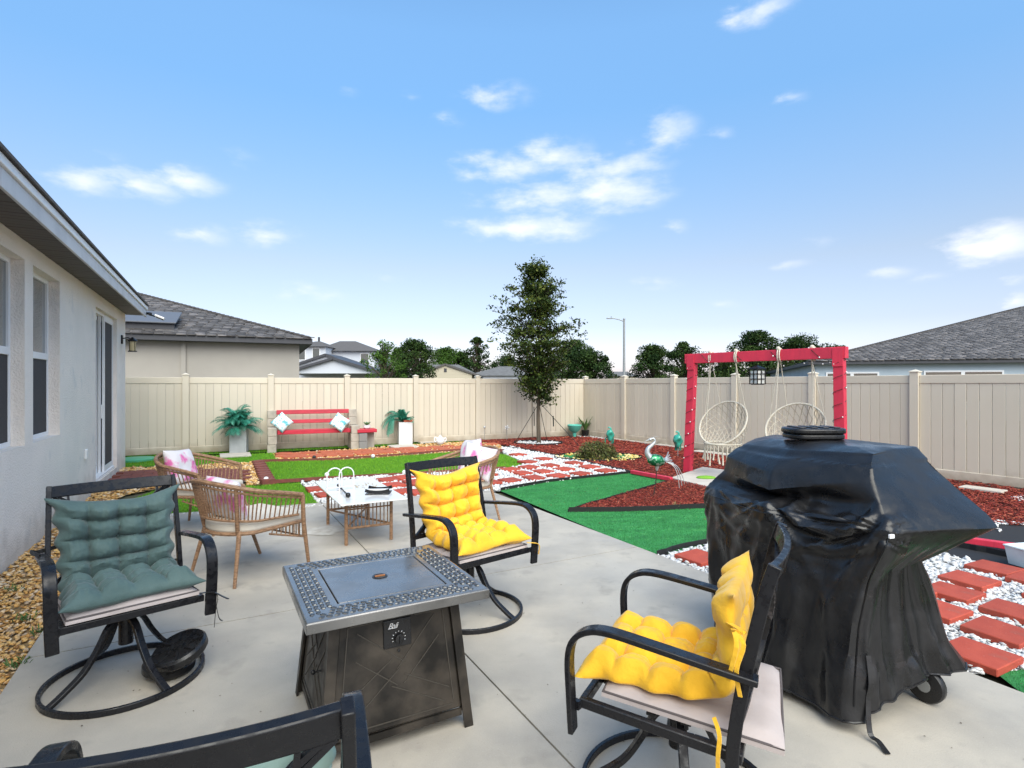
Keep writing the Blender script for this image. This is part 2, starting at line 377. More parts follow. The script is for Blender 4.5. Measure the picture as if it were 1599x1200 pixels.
M['mint'] = mat('mint_cloth', (.36, .50, .44), .75, col2=(.28, .42, .37), vs=6, bump=.3, bs=24, bd=.008)
M['pad'] = mat('pinkish_grey_pad', (.47, .41, .395), .85, col2=(.40, .345, .33), vs=5, bump=.3, bs=40, bd=.004)
M['rattan'] = mat('tan_rattan', (.37, .215, .12), .55, col2=(.17, .092, .048), vs=30, stretch=(1, 1, 4), bump=.6, bs=260, bd=.002)
M['cream'] = mat('cream_cushion', (.66, .60, .51), .8, col2=(.58, .52, .43), vs=4, bump=.2, bs=30, bd=.004)
M['floral'] = mat('floral_print', (.66, .62, .63), .8, col2=(.66, .14, .36), vs=8, vamt=(.50, .62), detail=5, spots=(7, .6, (.18, .22, .26), .7))
M['aqua_print'] = mat('aqua_print', (.62, .72, .72), .8, col2=(.10, .42, .50), vs=11, vamt=(.52, .58), detail=2, spots=(9, .62, (.45, .42, .2), .8))
M['white_top'] = mat('white_table_glass', (.74, .73, .71), .18, coat=.5, spots=(9, .63, (.55, .48, .38), .5))
M['red_board'] = mat('red_painted_board', (.52, .028, .052), .5, col2=(.38, .022, .04), vs=5, tint=.08, spots=(14, .64, (.45, .16, .14), .6), bump=.4, bs=30, stretch=(1, 6, 6))
M['pink_frame'] = mat('coral_red_timber', (.66, .036, .072), .5, col2=(.54, .033, .066), vs=4, bump=.5, bs=22, bd=.005, spots=(16, .66, (.40, .05, .07), .6), stretch=(2.5, 2.5, .5))
M['block'] = mat('concrete_block', (.46, .41, .34), .9, col2=(.34, .31, .26), vs=5, bump=.8, bs=90, bd=.006)
M['block_grey'] = mat('grey_block', (.22, .22, .21), .9, bump=.8, bs=90, bd=.006)
M['paver'] = mat('red_paver', (.42, .070, .040), .8, col2=(.36, .055, .032), vs=8, bump=.6, bs=130, bd=.004, tint=.14, spots=[(6, .60, (.28, .10, .07), .6), (40, .66, (.55, .30, .24), .5)])
M['flag'] = mat('terracotta_flag', (.46, .12, .055), .8, col2=(.36, .09, .045), vs=6, bump=.5, bs=90)
M['brick'] = mat('dark_red_brick', (.22, .065, .045), .85, col2=(.15, .05, .04), vs=9, bump=.8, bs=90, bd=.006)
M['tan_gravel'] = mat('tan_river_gravel', (.4, .3, .15), .6, ramp=[(0, (.26, .13, .045)), (.25, (.54, .28, .075)), (.5, (.70, .44, .15)), (.72, (.58, .36, .16)), (.88, (.74, .60, .42)), (1, (.16, .085, .045))], bump=.3, bs=80, rvar=.2)
M['tan_base'] = mat('gravel_bed_base', (.22, .14, .06), .9, col2=(.33, .22, .10), vs=30)
M['pebble'] = mat('white_pebbles', (.75, .75, .75), .6, ramp=[(0, (.52, .52, .53)), (.3, (.58, .58, .57)), (.8, (.70, .70, .68)), (.93, (.55, .53, .50)), (1, (.34, .34, .35))], bump=.2, bs=60)
M['pebble_base'] = mat('pebble_base', (.36, .36, .36), .9, col2=(.62, .62, .62), vs=26, vamt=(.42, .58))
M['fabric'] = mat('weed_fabric', (.018, .018, .02), .8, bump=.3, bs=30)
M['mulch'] = mat('red_mulch', (.2, .04, .02), .85, ramp=[(0, (.07, .013, .008)), (.3, (.17, .022, .014)), (.6, (.27, .034, .021)), (.85, (.36, .058, .032)), (1, (.50, .15, .08))], bump=.5, bs=90)
M['mulch_base'] = mat('mulch_base', (.07, .014, .009), .95, col2=(.15, .028, .016), vs=26)
M['lawn'] = mat('bright_turf', (.1, .3, .02), .8, ramp=[(0, (.06, .19, .008)), (.5, (.135, .33, .012)), (1, (.21, .44, .025))], col2=(.09, .24, .01), vs=1.4, vamt=(.5, .9))
M['lawn_base'] = mat('turf_base', (.075, .245, .015), .9, col2=(.05, .17, .01), vs=3)
M['carpet'] = mat('emerald_carpet', (.040, .270, .070), .85, col2=(.018, .150, .038), vs=2.2, vamt=(.35, .68), detail=8, stretch=(1, 2.2, 1), bump=.6, bs=120, bd=.01, spots=[(5.6, .58, (.09, .34, .10), .7), (1.2, .54, (.016, .12, .035), .6), (34, .68, (.10, .09, .03), .7)])
M['carpet_pile'] = mat('emerald_pile', (.02, .26, .09), .85, ramp=[(0, (.018, .14, .035)), (.6, (.038, .27, .068)), (1, (.08, .37, .11))])
M['edging'] = mat('black_edging', (.015, .015, .016), .5)
M['slabstone'] = mat('pale_stepping_stone', (.55, .50, .43), .85, col2=(.47, .42, .36), vs=3, bump=.4, bs=60)
M['oak_leaf'] = mat('oak_leaf', (.05, .08, .02), .6, ramp=[(0, (.012, .026, .007)), (.45, (.034, .056, .012)), (.75, (.085, .115, .020)), (1, (.17, .19, .045))], spec=.15)
M['far_leaf'] = mat('dark_leaf', (.03, .06, .015), .7, ramp=[(0, (.012, .030, .008)), (.5, (.030, .060, .014)), (1, (.07, .105, .026))], spec=.15)
M['far_leaf2'] = mat('mid_green_leaf', (.03, .06, .015), .7, ramp=[(0, (.03, .065, .010)), (.5, (.06, .125, .018)), (1, (.11, .19, .035))], spec=.15)
M['bark'] = mat('grey_brown_bark', (.115, .09, .062), .9, col2=(.07, .055, .04), vs=12, stretch=(1, 1, .2), bump=.8, bs=40)
M['fern'] = mat('teal_fern', (.02, .16, .10), .5, ramp=[(0, (.012, .10, .06)), (.5, (.022, .20, .125)), (1, (.06, .34, .24))])
M['teal_glass'] = mat('teal_glass', (.02, .22, .15), .12, col2=(.05, .42, .32), vs=9, coat=.8)
M['peacock'] = mat('green_metal_feathers', (.015, .17, .07), .22, metal=.6, col2=(.35, .55, .42), vs=26, vamt=(.52, .62))
M['silver'] = mat('silver_grey_metal', (.50, .52, .52), .35, metal=.5)
M['rope'] = mat('cream_rope', (.62, .57, .47), .85, col2=(.5, .45, .36), vs=80)
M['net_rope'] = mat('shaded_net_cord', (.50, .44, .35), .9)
M['wire'] = mat('dark_wire', (.02, .025, .02), .5)
M['bulb'] = mat('unlit_bulb', (.85, .84, .80), .2)
M['galv'] = mat('galvanised_steel', (.30, .31, .31), .5, metal=.4)
M['pressed'] = mat('pressed_line_steel', (.07, .062, .052), .45, metal=.3)  # brownish steel, paler than the panels, for their pressed lines
M['clear'] = mat('frosted_plastic', (.62, .70, .72), .25, col2=(.5, .6, .62), vs=8)
M['planter'] = mat('pale_grey_planter', (.46, .48, .48), .6, col2=(.38, .40, .40), vs=4, bump=.3, bs=40)
M['planter_w'] = mat('white_planter', (.68, .68, .67), .5, col2=(.6, .6, .59), vs=4)
M['pink_petal'] = mat('pink_petal', (.6, .06, .1), .6)
M['agave'] = mat('agave_leaf', (.10, .19, .05), .6, col2=(.05, .12, .03), vs=6)
M['shrub'] = mat('shrub_leaf', (.06, .09, .02), .7, ramp=[(0, (.04, .045, .015)), (.5, (.08, .10, .02)), (.8, (.14, .15, .03)), (1, (.16, .07, .05))])
M['blue_grey'] = mat('pale_siding', (.56, .58, .62), .8)
M['beige'] = mat('beige_gable', (.50, .44, .33), .85)
M['cover'] = mat('black_vinyl_cover', (.009, .009, .010), .33, rvar=.11, rvs=7, bump=.30, bs=22, bd=.008, spec=.5, coat=.08)
M['text_white'] = mat('white_print', (.8, .8, .8), .5)
M['light_green'] = mat('lime_turf_scrap', (.16, .36, .03), .9, bump=.8, bs=90)
M['orange_peel'] = mat('copper_spot', (.3, .11, .03), .4)
# ================================================================== THE SETTING
U = Vector((-.480, .877, 0)).normalized(); V = Vector((U.y, -U.x, 0))       # U runs away along the house, V runs to the right
UV = lambda u, v, z=0: U * u + V * v + Vector((0, 0, z))
def sheet(name, poly, z, m, kind='structure', th=0.0):
    mb = MB()
    if th: mb.prism([(p[0], p[1]) for p in poly], z - th, z)
    else:
        vs = [(p[0], p[1], z) for p in poly]
        ar = sum(vs[i][0] * vs[(i + 1) % len(vs)][1] - vs[(i + 1) % len(vs)][0] * vs[i][1] for i in range(len(vs)))
        mb.add(vs, [tuple(range(len(vs))) if ar > 0 else tuple(range(len(vs)))[::-1]])
    o = mb.build(name, m); me = o.data
    bm = bmesh.new(); bm.from_mesh(me); bmesh.ops.triangulate(bm, faces=bm.faces[:]); bm.to_mesh(me); bm.free()
    return tag(o, kind=kind)
def pxpoly(l): return [G(a, b) for a, b in l]
ground = MB().add([(-900, -300, -.06), (900, -300, -.06), (900, 1500, -.06), (-900, 1500, -.06)], [(0, 1, 2, 3)]).build('ground', M['soil']); tag(ground, kind='structure')

# patio: four cast slabs over a dark bed that shows in the joints
fe = lambda v: 7.88 - (v + .91) * .135
patio = sheet('patio', [UV(-4, -.90), UV(-4, 3.59), UV(fe(3.59) - .01, 3.59), UV(fe(-.9) - .01, -.90)], -.02, M['joint'])
g_ = .005
def slab(poly):
    o = MB().prism([(p.x, p.y) for p in poly], -.055, 0).build('slab', M['concrete'], patio)
for (v0, v1) in ((-.91, 1.30), (1.30, 3.60)):
    slab([UV(.98, v0 + g_), UV(.98, v1 - g_), UV(4.08 - g_, v1 - g_), UV(4.08 - g_, v0 + g_)])
    slab([UV(-4, v0 + g_), UV(-4, v1 - g_), UV(.98 - 2 * g_, v1 - g_), UV(.98 - 2 * g_, v0 + g_)])
    slab([UV(4.08 + g_, v0 + g_), UV(4.08 + g_, v1 - g_), UV(fe(v1), v1 - g_), UV(fe(v0), v0 + g_)])
# pale dried spill on the concrete by the coffee table
sp = []
for i in range(40):
    a = 2 * math.pi * i / 40; r_ = .8 + .45 * mnoise.noise(Vector((math.cos(a) * 1.7, math.sin(a) * 1.7, 3)))
    q = G(500, 829); sp.append((q.x + .34 * r_ * math.cos(a), q.y + .19 * r_ * math.sin(a)))
stain = sheet('spilled_sand', sp, .004, mat('dry_sand', (.52, .50, .46), .9, col2=(.42, .39, .35), vs=14, vamt=(.4, .6)), kind='stuff')

# --- outlines of the beds (all on the ground)
LAWN_BACK = pxpoly([(190, 713), (430, 704), (735, 688), (735, 683), (560, 689), (300, 700), (190, 708)])
LAWN_A = pxpoly([(407, 721), (470, 719), (540, 717), (600, 713), (655, 709), (735, 703), (790, 709), (822, 723), (790, 731), (720, 735), (654, 739), (560, 744), (470, 749), (421, 753)])
LAWN_B = pxpoly([(150, 800), (262, 757), (404, 757), (468, 752), (500, 786), (470, 790), (330, 799), (208, 808)])
LAWN_L = pxpoly([(150, 735), (190, 716), (350, 710), (432, 706), (434, 719), (405, 721), (348, 721), (300, 727), (196, 728)])
FLAGS = pxpoly([(427, 708), (557, 700), (659, 693), (733, 689), (780, 693), (786, 700), (735, 703), (655, 709), (600, 713), (540, 717), (434, 719)])
PEB_FAR = pxpoly([(471, 752), (560, 745), (654, 740), (720, 736), (790, 732), (823, 724), (788, 708), (782, 699), (800, 697), (830, 704), (868, 712), (925, 724), (985, 737), (925, 744), (860, 751), (781, 764.5), (700, 770.5), (631, 776), (560, 783), (513, 787), (498, 784)])
PEB_NEAR = pxpoly([(1026, 866), (1113, 846), (1200, 840), (1380, 846), (1480, 862), (1540, 880), (1640, 896), (1800, 950), (1700, 1030), (1552, 1046), (1504, 1044)])
CARPET = pxpoly([(781.5, 765), (860, 751.5), (987, 738), (1048, 750), (950, 778), (888, 797.5), (1000, 796), (1112, 791), (1260, 800), (1280, 840), (1113, 846), (1026, 866), (900, 814)])
CARPET_R = pxpoly([(1555, 1046), (1700, 1031), (1800, 1150), (1600, 1081)])
MULCH = pxpoly([(722, 685), (835, 684), (912, 681), (1000, 692), (1140, 709), (1411, 741), (1640, 768), (1800, 790), (1800, 850), (1640, 822), (1545, 815), (1480, 800), (1300, 775), (1165, 757), (1108, 762), (1050, 750), (987, 737), (925, 723), (868, 711), (830, 703), (800, 696), (770, 692)])
TRI = pxpoly([(890, 797), (950, 778), (1048, 751), (1108, 762), (1300, 776), (1330, 800), (1110, 791)])
FABRIC = pxpoly([(1480, 862), (1500, 800), (1545, 814), (1640, 822), (1800, 850), (1800, 950), (1640, 896), (1540, 880)])
OVAL = [Vector((G(933, 713).x + .92 * math.cos(a), G(933, 713).y + .62 * math.sin(a) - .1, 0)) for a in [2 * math.pi * k / 28 for k in range(28)]]
RING = [Vector((G(841, 692).x + .64 * math.cos(a), G(841, 692).y + .50 * math.sin(a), 0)) for a in [2 * math.pi * k / 24 for k in range(24)]]
PAD = pxpoly([(1048, 748), (1098, 731), (1200, 745), (1300, 765), (1200, 776), (1106, 762)])
GR_STRIP = [UV(-3, -.92), UV(fe(-.9) - .3, -.92), G(150, 800), G(196, 770), G(262, 757), G(262, 752), G(160, 752), Vector((-6.1, 8.2, 0)), Vector((-4.2, 4.55, 0)), Vector((-.9, -1.8, 0))]
GR_FAR = pxpoly([(150, 745), (196, 729), (300, 728), (348, 722), (404, 722), (407, 754), (385, 756), (385, 732), (196, 735)])
ground_z = -.03
lawn_back = sheet('fence_lawn', LAWN_BACK, -.028, M['lawn_base']); sheet('lawn_centre', LAWN_A, -.024, M['lawn_base']); sheet('lawn_near', LAWN_B, -.024, M['lawn_base'])
sheet('lawn_left', LAWN_L, -.024, M['lawn_base'])
flag_bed = sheet('flagstone_bed', FLAGS, -.026, M['tan_base'])
path_far = sheet('pebble_path', PEB_FAR, -.026, M['pebble_base']); path_near = sheet('pebble_path', PEB_NEAR, -.026, M['pebble_base'])
sheet('green_carpet', CARPET, -.016, M['carpet']); sheet('green_carpet', CARPET_R, -.016, M['carpet'])
sheet('mulch_bed', MULCH, -.030, M['mulch_base']); sheet('mulch_triangle', TRI, -.012, M['mulch_base'])
sheet('weed_barrier', FABRIC, -.022, M['fabric'])
sheet('shrub_bed', OVAL, -.004, M['carpet'])
sheet('gravel_strip', GR_STRIP, -.034, M['tan_base']); sheet('gravel_bed', GR_FAR, -.032, M['tan_base'])
pad = sheet('swing_pad', PAD, .02, M['slabstone'], th=.06)

# --- loose stuff
rocks('river_gravel', GR_STRIP, 2300, .016, M['tan_gravel'], -.02, far=4.2, layers=1.6)
rocks('river_gravel', GR_FAR, 600, .028, M['tan_gravel'], -.02)
rocks('river_gravel', FLAGS, 420, .026, M['tan_gravel'], -.02)
rocks('white_pebbles', PEB_FAR, 620, .028, M['pebble'], -.012, layers=1.2)
rocks('white_pebbles', PEB_NEAR, 2400, .018, M['pebble'], -.018, far=3.8, layers=1.5)
rocks('white_pebbles', RING, 500, .030, M['pebble'], -.012)
rocks('white_pebbles', pxpoly([(1542, 812), (1640, 818), (1700, 826), (1700, 838), (1640, 832), (1560, 828)]), 1200, .02, M['pebble'], -.012, excl=[pxpoly([(1556, 817), (1700, 822), (1700, 834), (1566, 830)])])
rocks('white_pebbles', pxpoly([(1576, 778), (1640, 764), (1640, 792)]), 900, .02, M['pebble'], -.012)
rocks('white_pebbles', pxpoly([(868, 676), (912, 683), (975, 688), (950, 676), (912, 676)]), 300, .03, M['pebble'], -.012)
rocks('white_pebbles', pxpoly([(265, 803), (470, 790), (512, 787.5), (512, 789.5), (470, 792.5), (265, 806)]), 700, .016, M['pebble'], -.005)
ex = [[p + (p - RING[0]) * 0 for p in RING], OVAL, PAD]
def chips(name, poly, dens, ln, z, excl=(), far=None):
    P = sample(poly, dens, excl, far); n = len(P)
    hz = np.array([mnoise.noise(Vector((p[0] * 1.3, p[1] * 1.3, 0))) for p in P]) * .02
    s = np.stack([rng.uniform(.5, 1.5, n) * ln, rng.uniform(.14, .3, n) * ln, rng.uniform(.06, .14, n) * ln], 1)
    if far: s *= np.clip(np.hypot(P[:, 0], P[:, 1]) / far, 1, 2)[:, None]
    tag(scatter(name, CUBE_V, CUBE_F, np.column_stack([P, z + hz + rng.uniform(0, .03, n)]), s, rand_rot(n, .5), M['mulch']), kind='stuff')
chips('mulch_chips', MULCH, 1300, .05, -.02, ex, far=9)
chips('mulch_chips', TRI, 3200, .034, -.008, [PAD])
def turf(name, poly, dens, h, m, z=-.024, excl=()):
    P = sample(poly, dens, excl); n = len(P); w = h * .22
    tv = np.array([(-.5, 0, 0), (.5, 0, 0), (0, .15, 1)])
    s = np.stack([rng.uniform(.7, 1.3, n) * w, rng.uniform(-1, 1, n) * h * 2.5, rng.uniform(.5, 1.25, n) * h], 1)
    tag(scatter(name, tv, np.array([(0, 1, 2)]), np.column_stack([P, np.full(n, z)]), s, rand_rot(n, .3), m), kind='stuff')
turf('turf_blades', LAWN_A, 5200, .030, M['lawn']); turf('turf_blades', LAWN_B, 7000, .028, M['lawn']); turf('turf_blades', LAWN_L, 2600, .035, M['lawn'])
turf('turf_blades', LAWN_BACK, 1300, .05, M['lawn'], -.028)
turf('carpet_pile', CARPET, 9000, .016, M['carpet_pile'], -.016); turf('carpet_pile', CARPET_R, 12000, .012, M['carpet_pile'], -.016)
rocks('yellow_gravel', [Vector((p.x, p.y - .02, 0)) for p in OVAL], 160, .035, mat('yellow_gravel', (.6, .4, .1), .7, ramp=[(0, (.62, .42, .08)), (1, (.7, .6, .3))]), 0, excl=[[(p - OVAL[0]) * .0 + Vector((G(925, 713).x + (p.x - G(933, 713).x) * .72, G(925, 713).y + (p.y - G(933, 713).y) * .45, 0)) for p in OVAL]])

for nm_, poly_, z_ in (('fallen_leaves', CARPET, -.008), ('fallen_leaves', LAWN_A, .0)):
    P = sample(poly_, 9); n = len(P)
    tag(scatter(nm_, np.array([(-.5, 0, 0), (0, -.28, .1), (.5, 0, 0), (0, .28, .1)]), np.array([(0, 1, 2, 3)]), np.column_stack([P, np.full(n, z_)]), rng.uniform(.012, .045, n)[:, None] * np.ones((1, 3)), rand_rot(n, .3), mat('fallen_leaf', (.16, .09, .035), .8, ramp=[(0, (.07, .04, .02)), (1, (.26, .17, .07))])), kind='stuff', label='small brown leaves scattered on the ' + ('green carpet' if poly_ is CARPET else 'centre lawn'), cat='fallen leaves')
# long low creases in the laid carpet
for a_, b_ in (((820, 770), (1000, 746)), ((905, 812), (1100, 803)), ((940, 824), (1110, 826)), ((850, 780), (905, 792))):
    pa, pb = G(*a_), G(*b_); pts = [pa.lerp(pb, t / 8) + Vector((rng.normal(0, .02), rng.normal(0, .02), -.022)) for t in range(9)]
    o = MB().tube(smooth_path(pts, 3), .012, 8).build('carpet_crease', M['carpet'], smooth=True); tag(o, kind='structure')
# --- pavers, flags and bricks: each one a piece
pm = MB().box((0, 0, 0), (.30, .30, .045)).build('paver', M['paver'], path_near, bevel=.005, seg=1)
pm_me = pm.data; first = [pm]
def paver(c, rz, par, z=.004, sc=1):
    if first: o = first.pop()
    else:
        o = bpy.data.objects.new('paver', pm_me); COL.objects.link(o)
        b = o.modifiers.new('bevel', 'BEVEL'); b.width = .005; b.segments = 1
    o.parent = par; o.location = (c.x, c.y, z); o.rotation_euler = (rng.normal(0, .012), rng.normal(0, .012), rz + rng.normal(0, .04)); o.scale = (sc, sc, 1)
PA = math.atan2(V.y, V.x)
for c in [(1092, 868), (1553, 885), (1514, 903), (1488, 922), (1463, 948), (1585, 952), (1562, 983), (1528, 1018), (1620, 905), (1650, 930), (1655, 970), (1380, 880), (1300, 868), (1210, 862), (1430, 915), (1340, 905), (1690, 1005)]:
    paver(G(*c, .025), PA, path_near)
for c in [(809.5, 710), (848.5, 716.5), (896.5, 723), (858, 727), (824, 721), (826, 729.5), (921, 729), (881, 732.5), (797, 733), (946, 735), (848, 736), (815, 738.5), (907, 739.5), (872, 743), (834, 746), (797, 750), (760, 741), (765, 753), (730, 747), (725, 759), (694, 752), (690, 764), (662, 757), (655, 768),
          (606, 749), (632, 745.5), (647, 752.5), (615, 757), (631, 767), (590, 765), (668, 746), (575, 753), (496, 763), (520, 759), (512, 772), (549, 768), (545, 756)]:
    paver(G(*c, .02), PA + .12, path_far, .012, .98)
# terracotta flags set in the gravel strip by the bench
for i in range(46):
    u_ = i / 45; row = i % 3
    px = 440 + u_ * 330 + rng.uniform(-5, 5); top = 708 + (692 - 708) * (px - 430) / 340; bot = 718 + (701 - 718) * (px - 430) / 340
    c = G(px, top + (bot - top) * (.22 + .29 * row) + rng.uniform(-.6, .6))
    n_ = 6; rr = rng.uniform(.16, .24)
    poly = [(c.x + rr * rng.uniform(.75, 1.15) * math.cos(2 * math.pi * k / n_ + i), c.y + rr * rng.uniform(.75, 1.15) * math.sin(2 * math.pi * k / n_ + i)) for k in range(n_)]
    MB().prism(poly, -.03, .012 + rng.uniform(0, .012)).build('flagstone', M['flag'], flag_bed, bevel=.006, seg=1)
# brick border at the left end of the lawn
bb = empty('brick_border', G(412, 737), label='short row of dark red bricks edging the left end of the centre lawn', cat='brick border')
for k in range(9):
    a = G(404 + 14 * k / 8, 723 + 29 * k / 8) - bb.location
    o = MB().box((0, 0, 0), (.20, .20, .09)).build('brick', M['brick'], bb, bevel=.006, seg=1); o.location = (a.x, a.y, .0); o.rotation_euler = (rng.normal(0, .03), rng.normal(0, .03), PA + .2 + rng.normal(0, .05))
# dark red paver landing at the glass door
land = sheet('door_landing', pxpoly([(150, 752), (171, 735), (384, 731), (386, 750), (262, 752)]), -.026, M['joint'])
P0 = Vector((-4.2, 4.57, 0)); HD = Vector((-.4634, .886, 0)).normalized(); HN = Vector((HD.y, -HD.x, 0))
lp = [Vector((p.x, p.y, 0)) for p in pxpoly([(158, 750), (176, 736), (383, 732), (384, 750)])]
for i in range(16):
    for j in range(9):
        q = P0 + HD * (4.2 + j * .2) + HN * (.12 + i * .3 + (j % 2) * .15)
        if in_poly(np.array([[q.x, q.y]]), lp)[0]:
            o = MB().box((0, 0, 0), (.29, .19, .05)).build('brick', M['brick'], land); o.location = (q.x, q.y, -.012 + rng.uniform(-.003, .003)); o.rotation_euler = (0, 0, math.atan2(HN.y, HN.x))

def edging(pts, label, h=.06, r=.006, z=.0, m='edging', name='garden_edging', grp=None):
    pts = smooth_path([p + Vector((0, 0, z)) for p in pts], 4); pts = [p + Vector((rng.normal(0, .008), rng.normal(0, .008), 0)) for p in pts]
    o = MB().bar(pts, h, r, (0, 0, 1)).build(name, M[m]); return tag(o, label, 'edging', grp)
edging(pxpoly([(781, 765), (860, 751.5), (925, 744.5), (987, 738)]), 'black plastic edging between the white pebbles and the green carpet')
edging(pxpoly([(888, 798), (915, 789), (950, 779), (1000, 765), (1048, 751)]), 'black edging along the long upper side of the mulch triangle', h=.05)
edging(pxpoly([(888, 798), (1000, 797), (1110, 792), (1200, 795)]), 'black edging along the lower side of the mulch triangle', h=.09)
edging(pxpoly([(1026, 866), (1060, 857), (1113, 846), (1180, 842)]), 'black edging where the green carpet meets the near pebble path', h=.07)
edging(pxpoly([(782, 697), (830, 704), (868, 712), (925, 724), (985, 737)]), 'black edging between the far pebbles and the red mulch', h=.05)
edging(pxpoly([(408, 720.5), (470, 719), (512, 718), (540, 716.5), (600, 712.5), (655, 708.5), (735, 702.5), (788, 704)]), 'brown wavy edging between the centre lawn and the flagstone bed', h=.07, m='brick')
edging(pxpoly([(421, 753), (470, 749.5), (560, 744.5), (654, 739.5), (790, 731)]), 'thin brown edging along the near side of the centre lawn', h=.06, m='brick')
edging(OVAL + OVAL[:1], 'black edging ring round the low shrub bed', h=.06)
edging(RING + RING[:1], 'dark edging ring round the pebbles at the foot of the young tree', h=.07)
edging(pxpoly([(1380, 846), (1480, 850), (1540, 860), (1620, 876)]), 'black edging behind the pebble path at right', h=.06)
def timber(a, b, label, w=.07, h=.06):
    o = MB().beam(G(*a, .03), G(*b, .03), w, h).build('edge_timber', M['pink_frame'], bevel=.006); return tag(o, label, 'timber')
timber((987, 737), (1049, 748.5), 'coral red timber lying between the green carpet and the mulch bed')
timber((1500, 842), (1592, 855), 'coral red timber lying behind the covered grill beside the clear tub')
# stepping slabs lying along the fence
for i, (c, s, lb) in enumerate([((700, 688), (.55, .3), 'pale flat slab by the fence just right of the white ornament'), ((668, 690), (.5, .3), 'pale flat slab by the fence just left of the white ornament'), ((752, 685), (.7, .3), 'pale flat slab in the mulch at the foot of the back fence left of the young tree'),
                                ((970, 686.5), (.75, .3), 'pale flat slab by the fence behind the teal glass bird'), ((1009, 691), (1.0, .32), 'pale flat slab under the pink flower stake'), ((1045, 696), (.9, .3), 'pale flat slab by the fence left of the swing post'), ((1118, 708), (1.1, .3), 'pale flat slab by the fence seen through the swing seat'),
                                ((1535, 764), (.5, .26), 'small pale slab in the red mulch right of the grill'), ((630, 697), (.62, .62), 'pale square slab under the white planter'), ((368, 710.5), (.6, .6), 'pale square slab under the grey planter')]):
    q = G(*c, .01); ang = PA + .01 if c[0] < 900 else R(-57.6)
    if s[0] == s[1]: ang = PA
    o = MB().box((0, 0, 0), (s[0], s[1], .04)).build('stepping_slab', M['slabstone'], bevel=.006, seg=1); o.location = (q.x, q.y, .004); o.rotation_euler = (0, 0, ang)
    tag(o, lb, 'slab', 'pale slabs lying along the fence')
cov = MB().lathe([(.33, -.02), (.33, .02), (.30, .035), (.0001, .04)], 24).build('valve_cover', mat('green_plastic', (.08, .36, .2), .5), smooth=True)
cov.location = G(215, 718); tag(cov, 'flat round green plastic lid in the grass by the corner of the house', 'lid')
o = MB().ball((0, 0, 0), 1, 12, 8, (.16, .10, .03)).build('turf_scrap', M['light_green'], smooth=True); o.location = G(1103, 746, .03); o['label'] = 'small scrap of lime green turf on the concrete pad under the swing'; o['category'] = 'turf scrap'

# ================================================================== FENCES
PW = 1.75; FH = 1.70
board_me = None
def fence(name, O, D, n, label, posts_from=0):
    rz = math.atan2(D.y, D.x); e = empty(name, O, rz, label, 'fence')
    def sh(nm, mb, x, me=[None], **k): pass
    meP = MB().box((0, 0, .89), (.127, .127, 1.72)).add([(0, 0, 0)] * 0, [])
    cap = [(-.075, -.075, 1.75), (.075, -.075, 1.75), (.075, .075, 1.75), (-.075, .075, 1.75), (-.075, -.075, 1.765), (.075, -.075, 1.765), (.075, .075, 1.765), (-.075, .075, 1.765), (0, 0, 1.80)]
    meP.add(cap, [(3, 2, 1, 0), (0, 1, 5, 4), (1, 2, 6, 5), (2, 3, 7, 6), (3, 0, 4, 7), (4, 5, 8), (5, 6, 8), (6, 7, 8), (7, 4, 8)])
    post = None; rail = brail = bd = None
    nb_ = 10; bw = (PW - .13) / nb_
    for i in range(n + 1):
        if i >= posts_from:
            if post is None: post = meP.build('post', M['vinyl'], e); o = post
            else: o = post.copy(); COL.objects.link(o)
            o.location = (i * PW, 0, 0)
        if i == n: break
        if rail is None:
            rail = MB().box((PW / 2, 0, FH - .07), (PW - .13, .045, .14)).build('top_rail', M['vinyl'], e, bevel=.006, seg=1)
            brail = MB().box((PW / 2, 0, .075), (PW - .13, .045, .15)).build('bottom_rail', M['vinyl'], e, bevel=.006, seg=1)
            bd = MB().box((0, 0, .855), (bw - .006, .024, 1.42)).build('board', M['vinyl'], e, bevel=.004, seg=1); bfirst = True
            o, o2 = rail, brail
        else:
            o = rail.copy(); o2 = brail.copy(); COL.objects.link(o); COL.objects.link(o2)
        o.location = (i * PW, 0, 0); o2.location = (i * PW, 0, 0)
        for k in range(nb_):
            if bfirst: b = bd; bfirst = False
            else: b = bd.copy(); COL.objects.link(b)
            b.location = (i * PW + .065 + bw * (k + .5), rng.normal(0, .0012), 0)
    return e
CORNER = Vector((2.17, 16.86, 0)); LD = Vector((-.908, -.418, 0)).normalized(); RD = Vector((.536, -.845, 0)).normalized()
fence('vinyl_fence', CORNER + LD * -.06, LD, 8, 'beige vinyl board fence running along the back of the yard behind the red bench')
fence('vinyl_fence', CORNER, RD, 9, 'beige vinyl board fence running down the right side behind the swing', 1)
# ================================================================== OWN HOUSE (local x runs along the wall, +y into the house)
ha = math.atan2(HD.y, HD.x)
house = empty('house', P0, ha, 'light grey stucco house wall with windows, sliding glass door and dark soffit', 'house')
WT = 2.87; TE = 6.78
ops = [(-1.75, -.62, .98, 2.70), (-.38, .65, .98, 2.70), (.91, 1.92, .98, 2.70), (3.96, 5.82, .10, 2.68)]
wm = MB(); x = -9.0
for (a, b, z0, z1) in ops:
    wm.box2((x, 0, -.05), (a, .22, WT + .04)); wm.box2((a, 0, -.05), (b, .22, z0)); wm.box2((a, 0, z1), (b, .22, WT + .04)); x = b
wm.box2((x, 0, -.05), (TE, .22, WT + .04)); wm.box2((TE - .22, .22, -.05), (TE, 8, WT))
wm.build('wall', M['stucco'], house)
MB().box2((-9, .22, -.05), (TE - .22, .26, .08)).build('inner_floor', M['dark_trim'], house)
MB().box2((-9, 1.6, 0), (TE - .22, 1.64, 2.8)).build('inner_wall', mat('dim_room', (.08, .08, .08), .9), house)
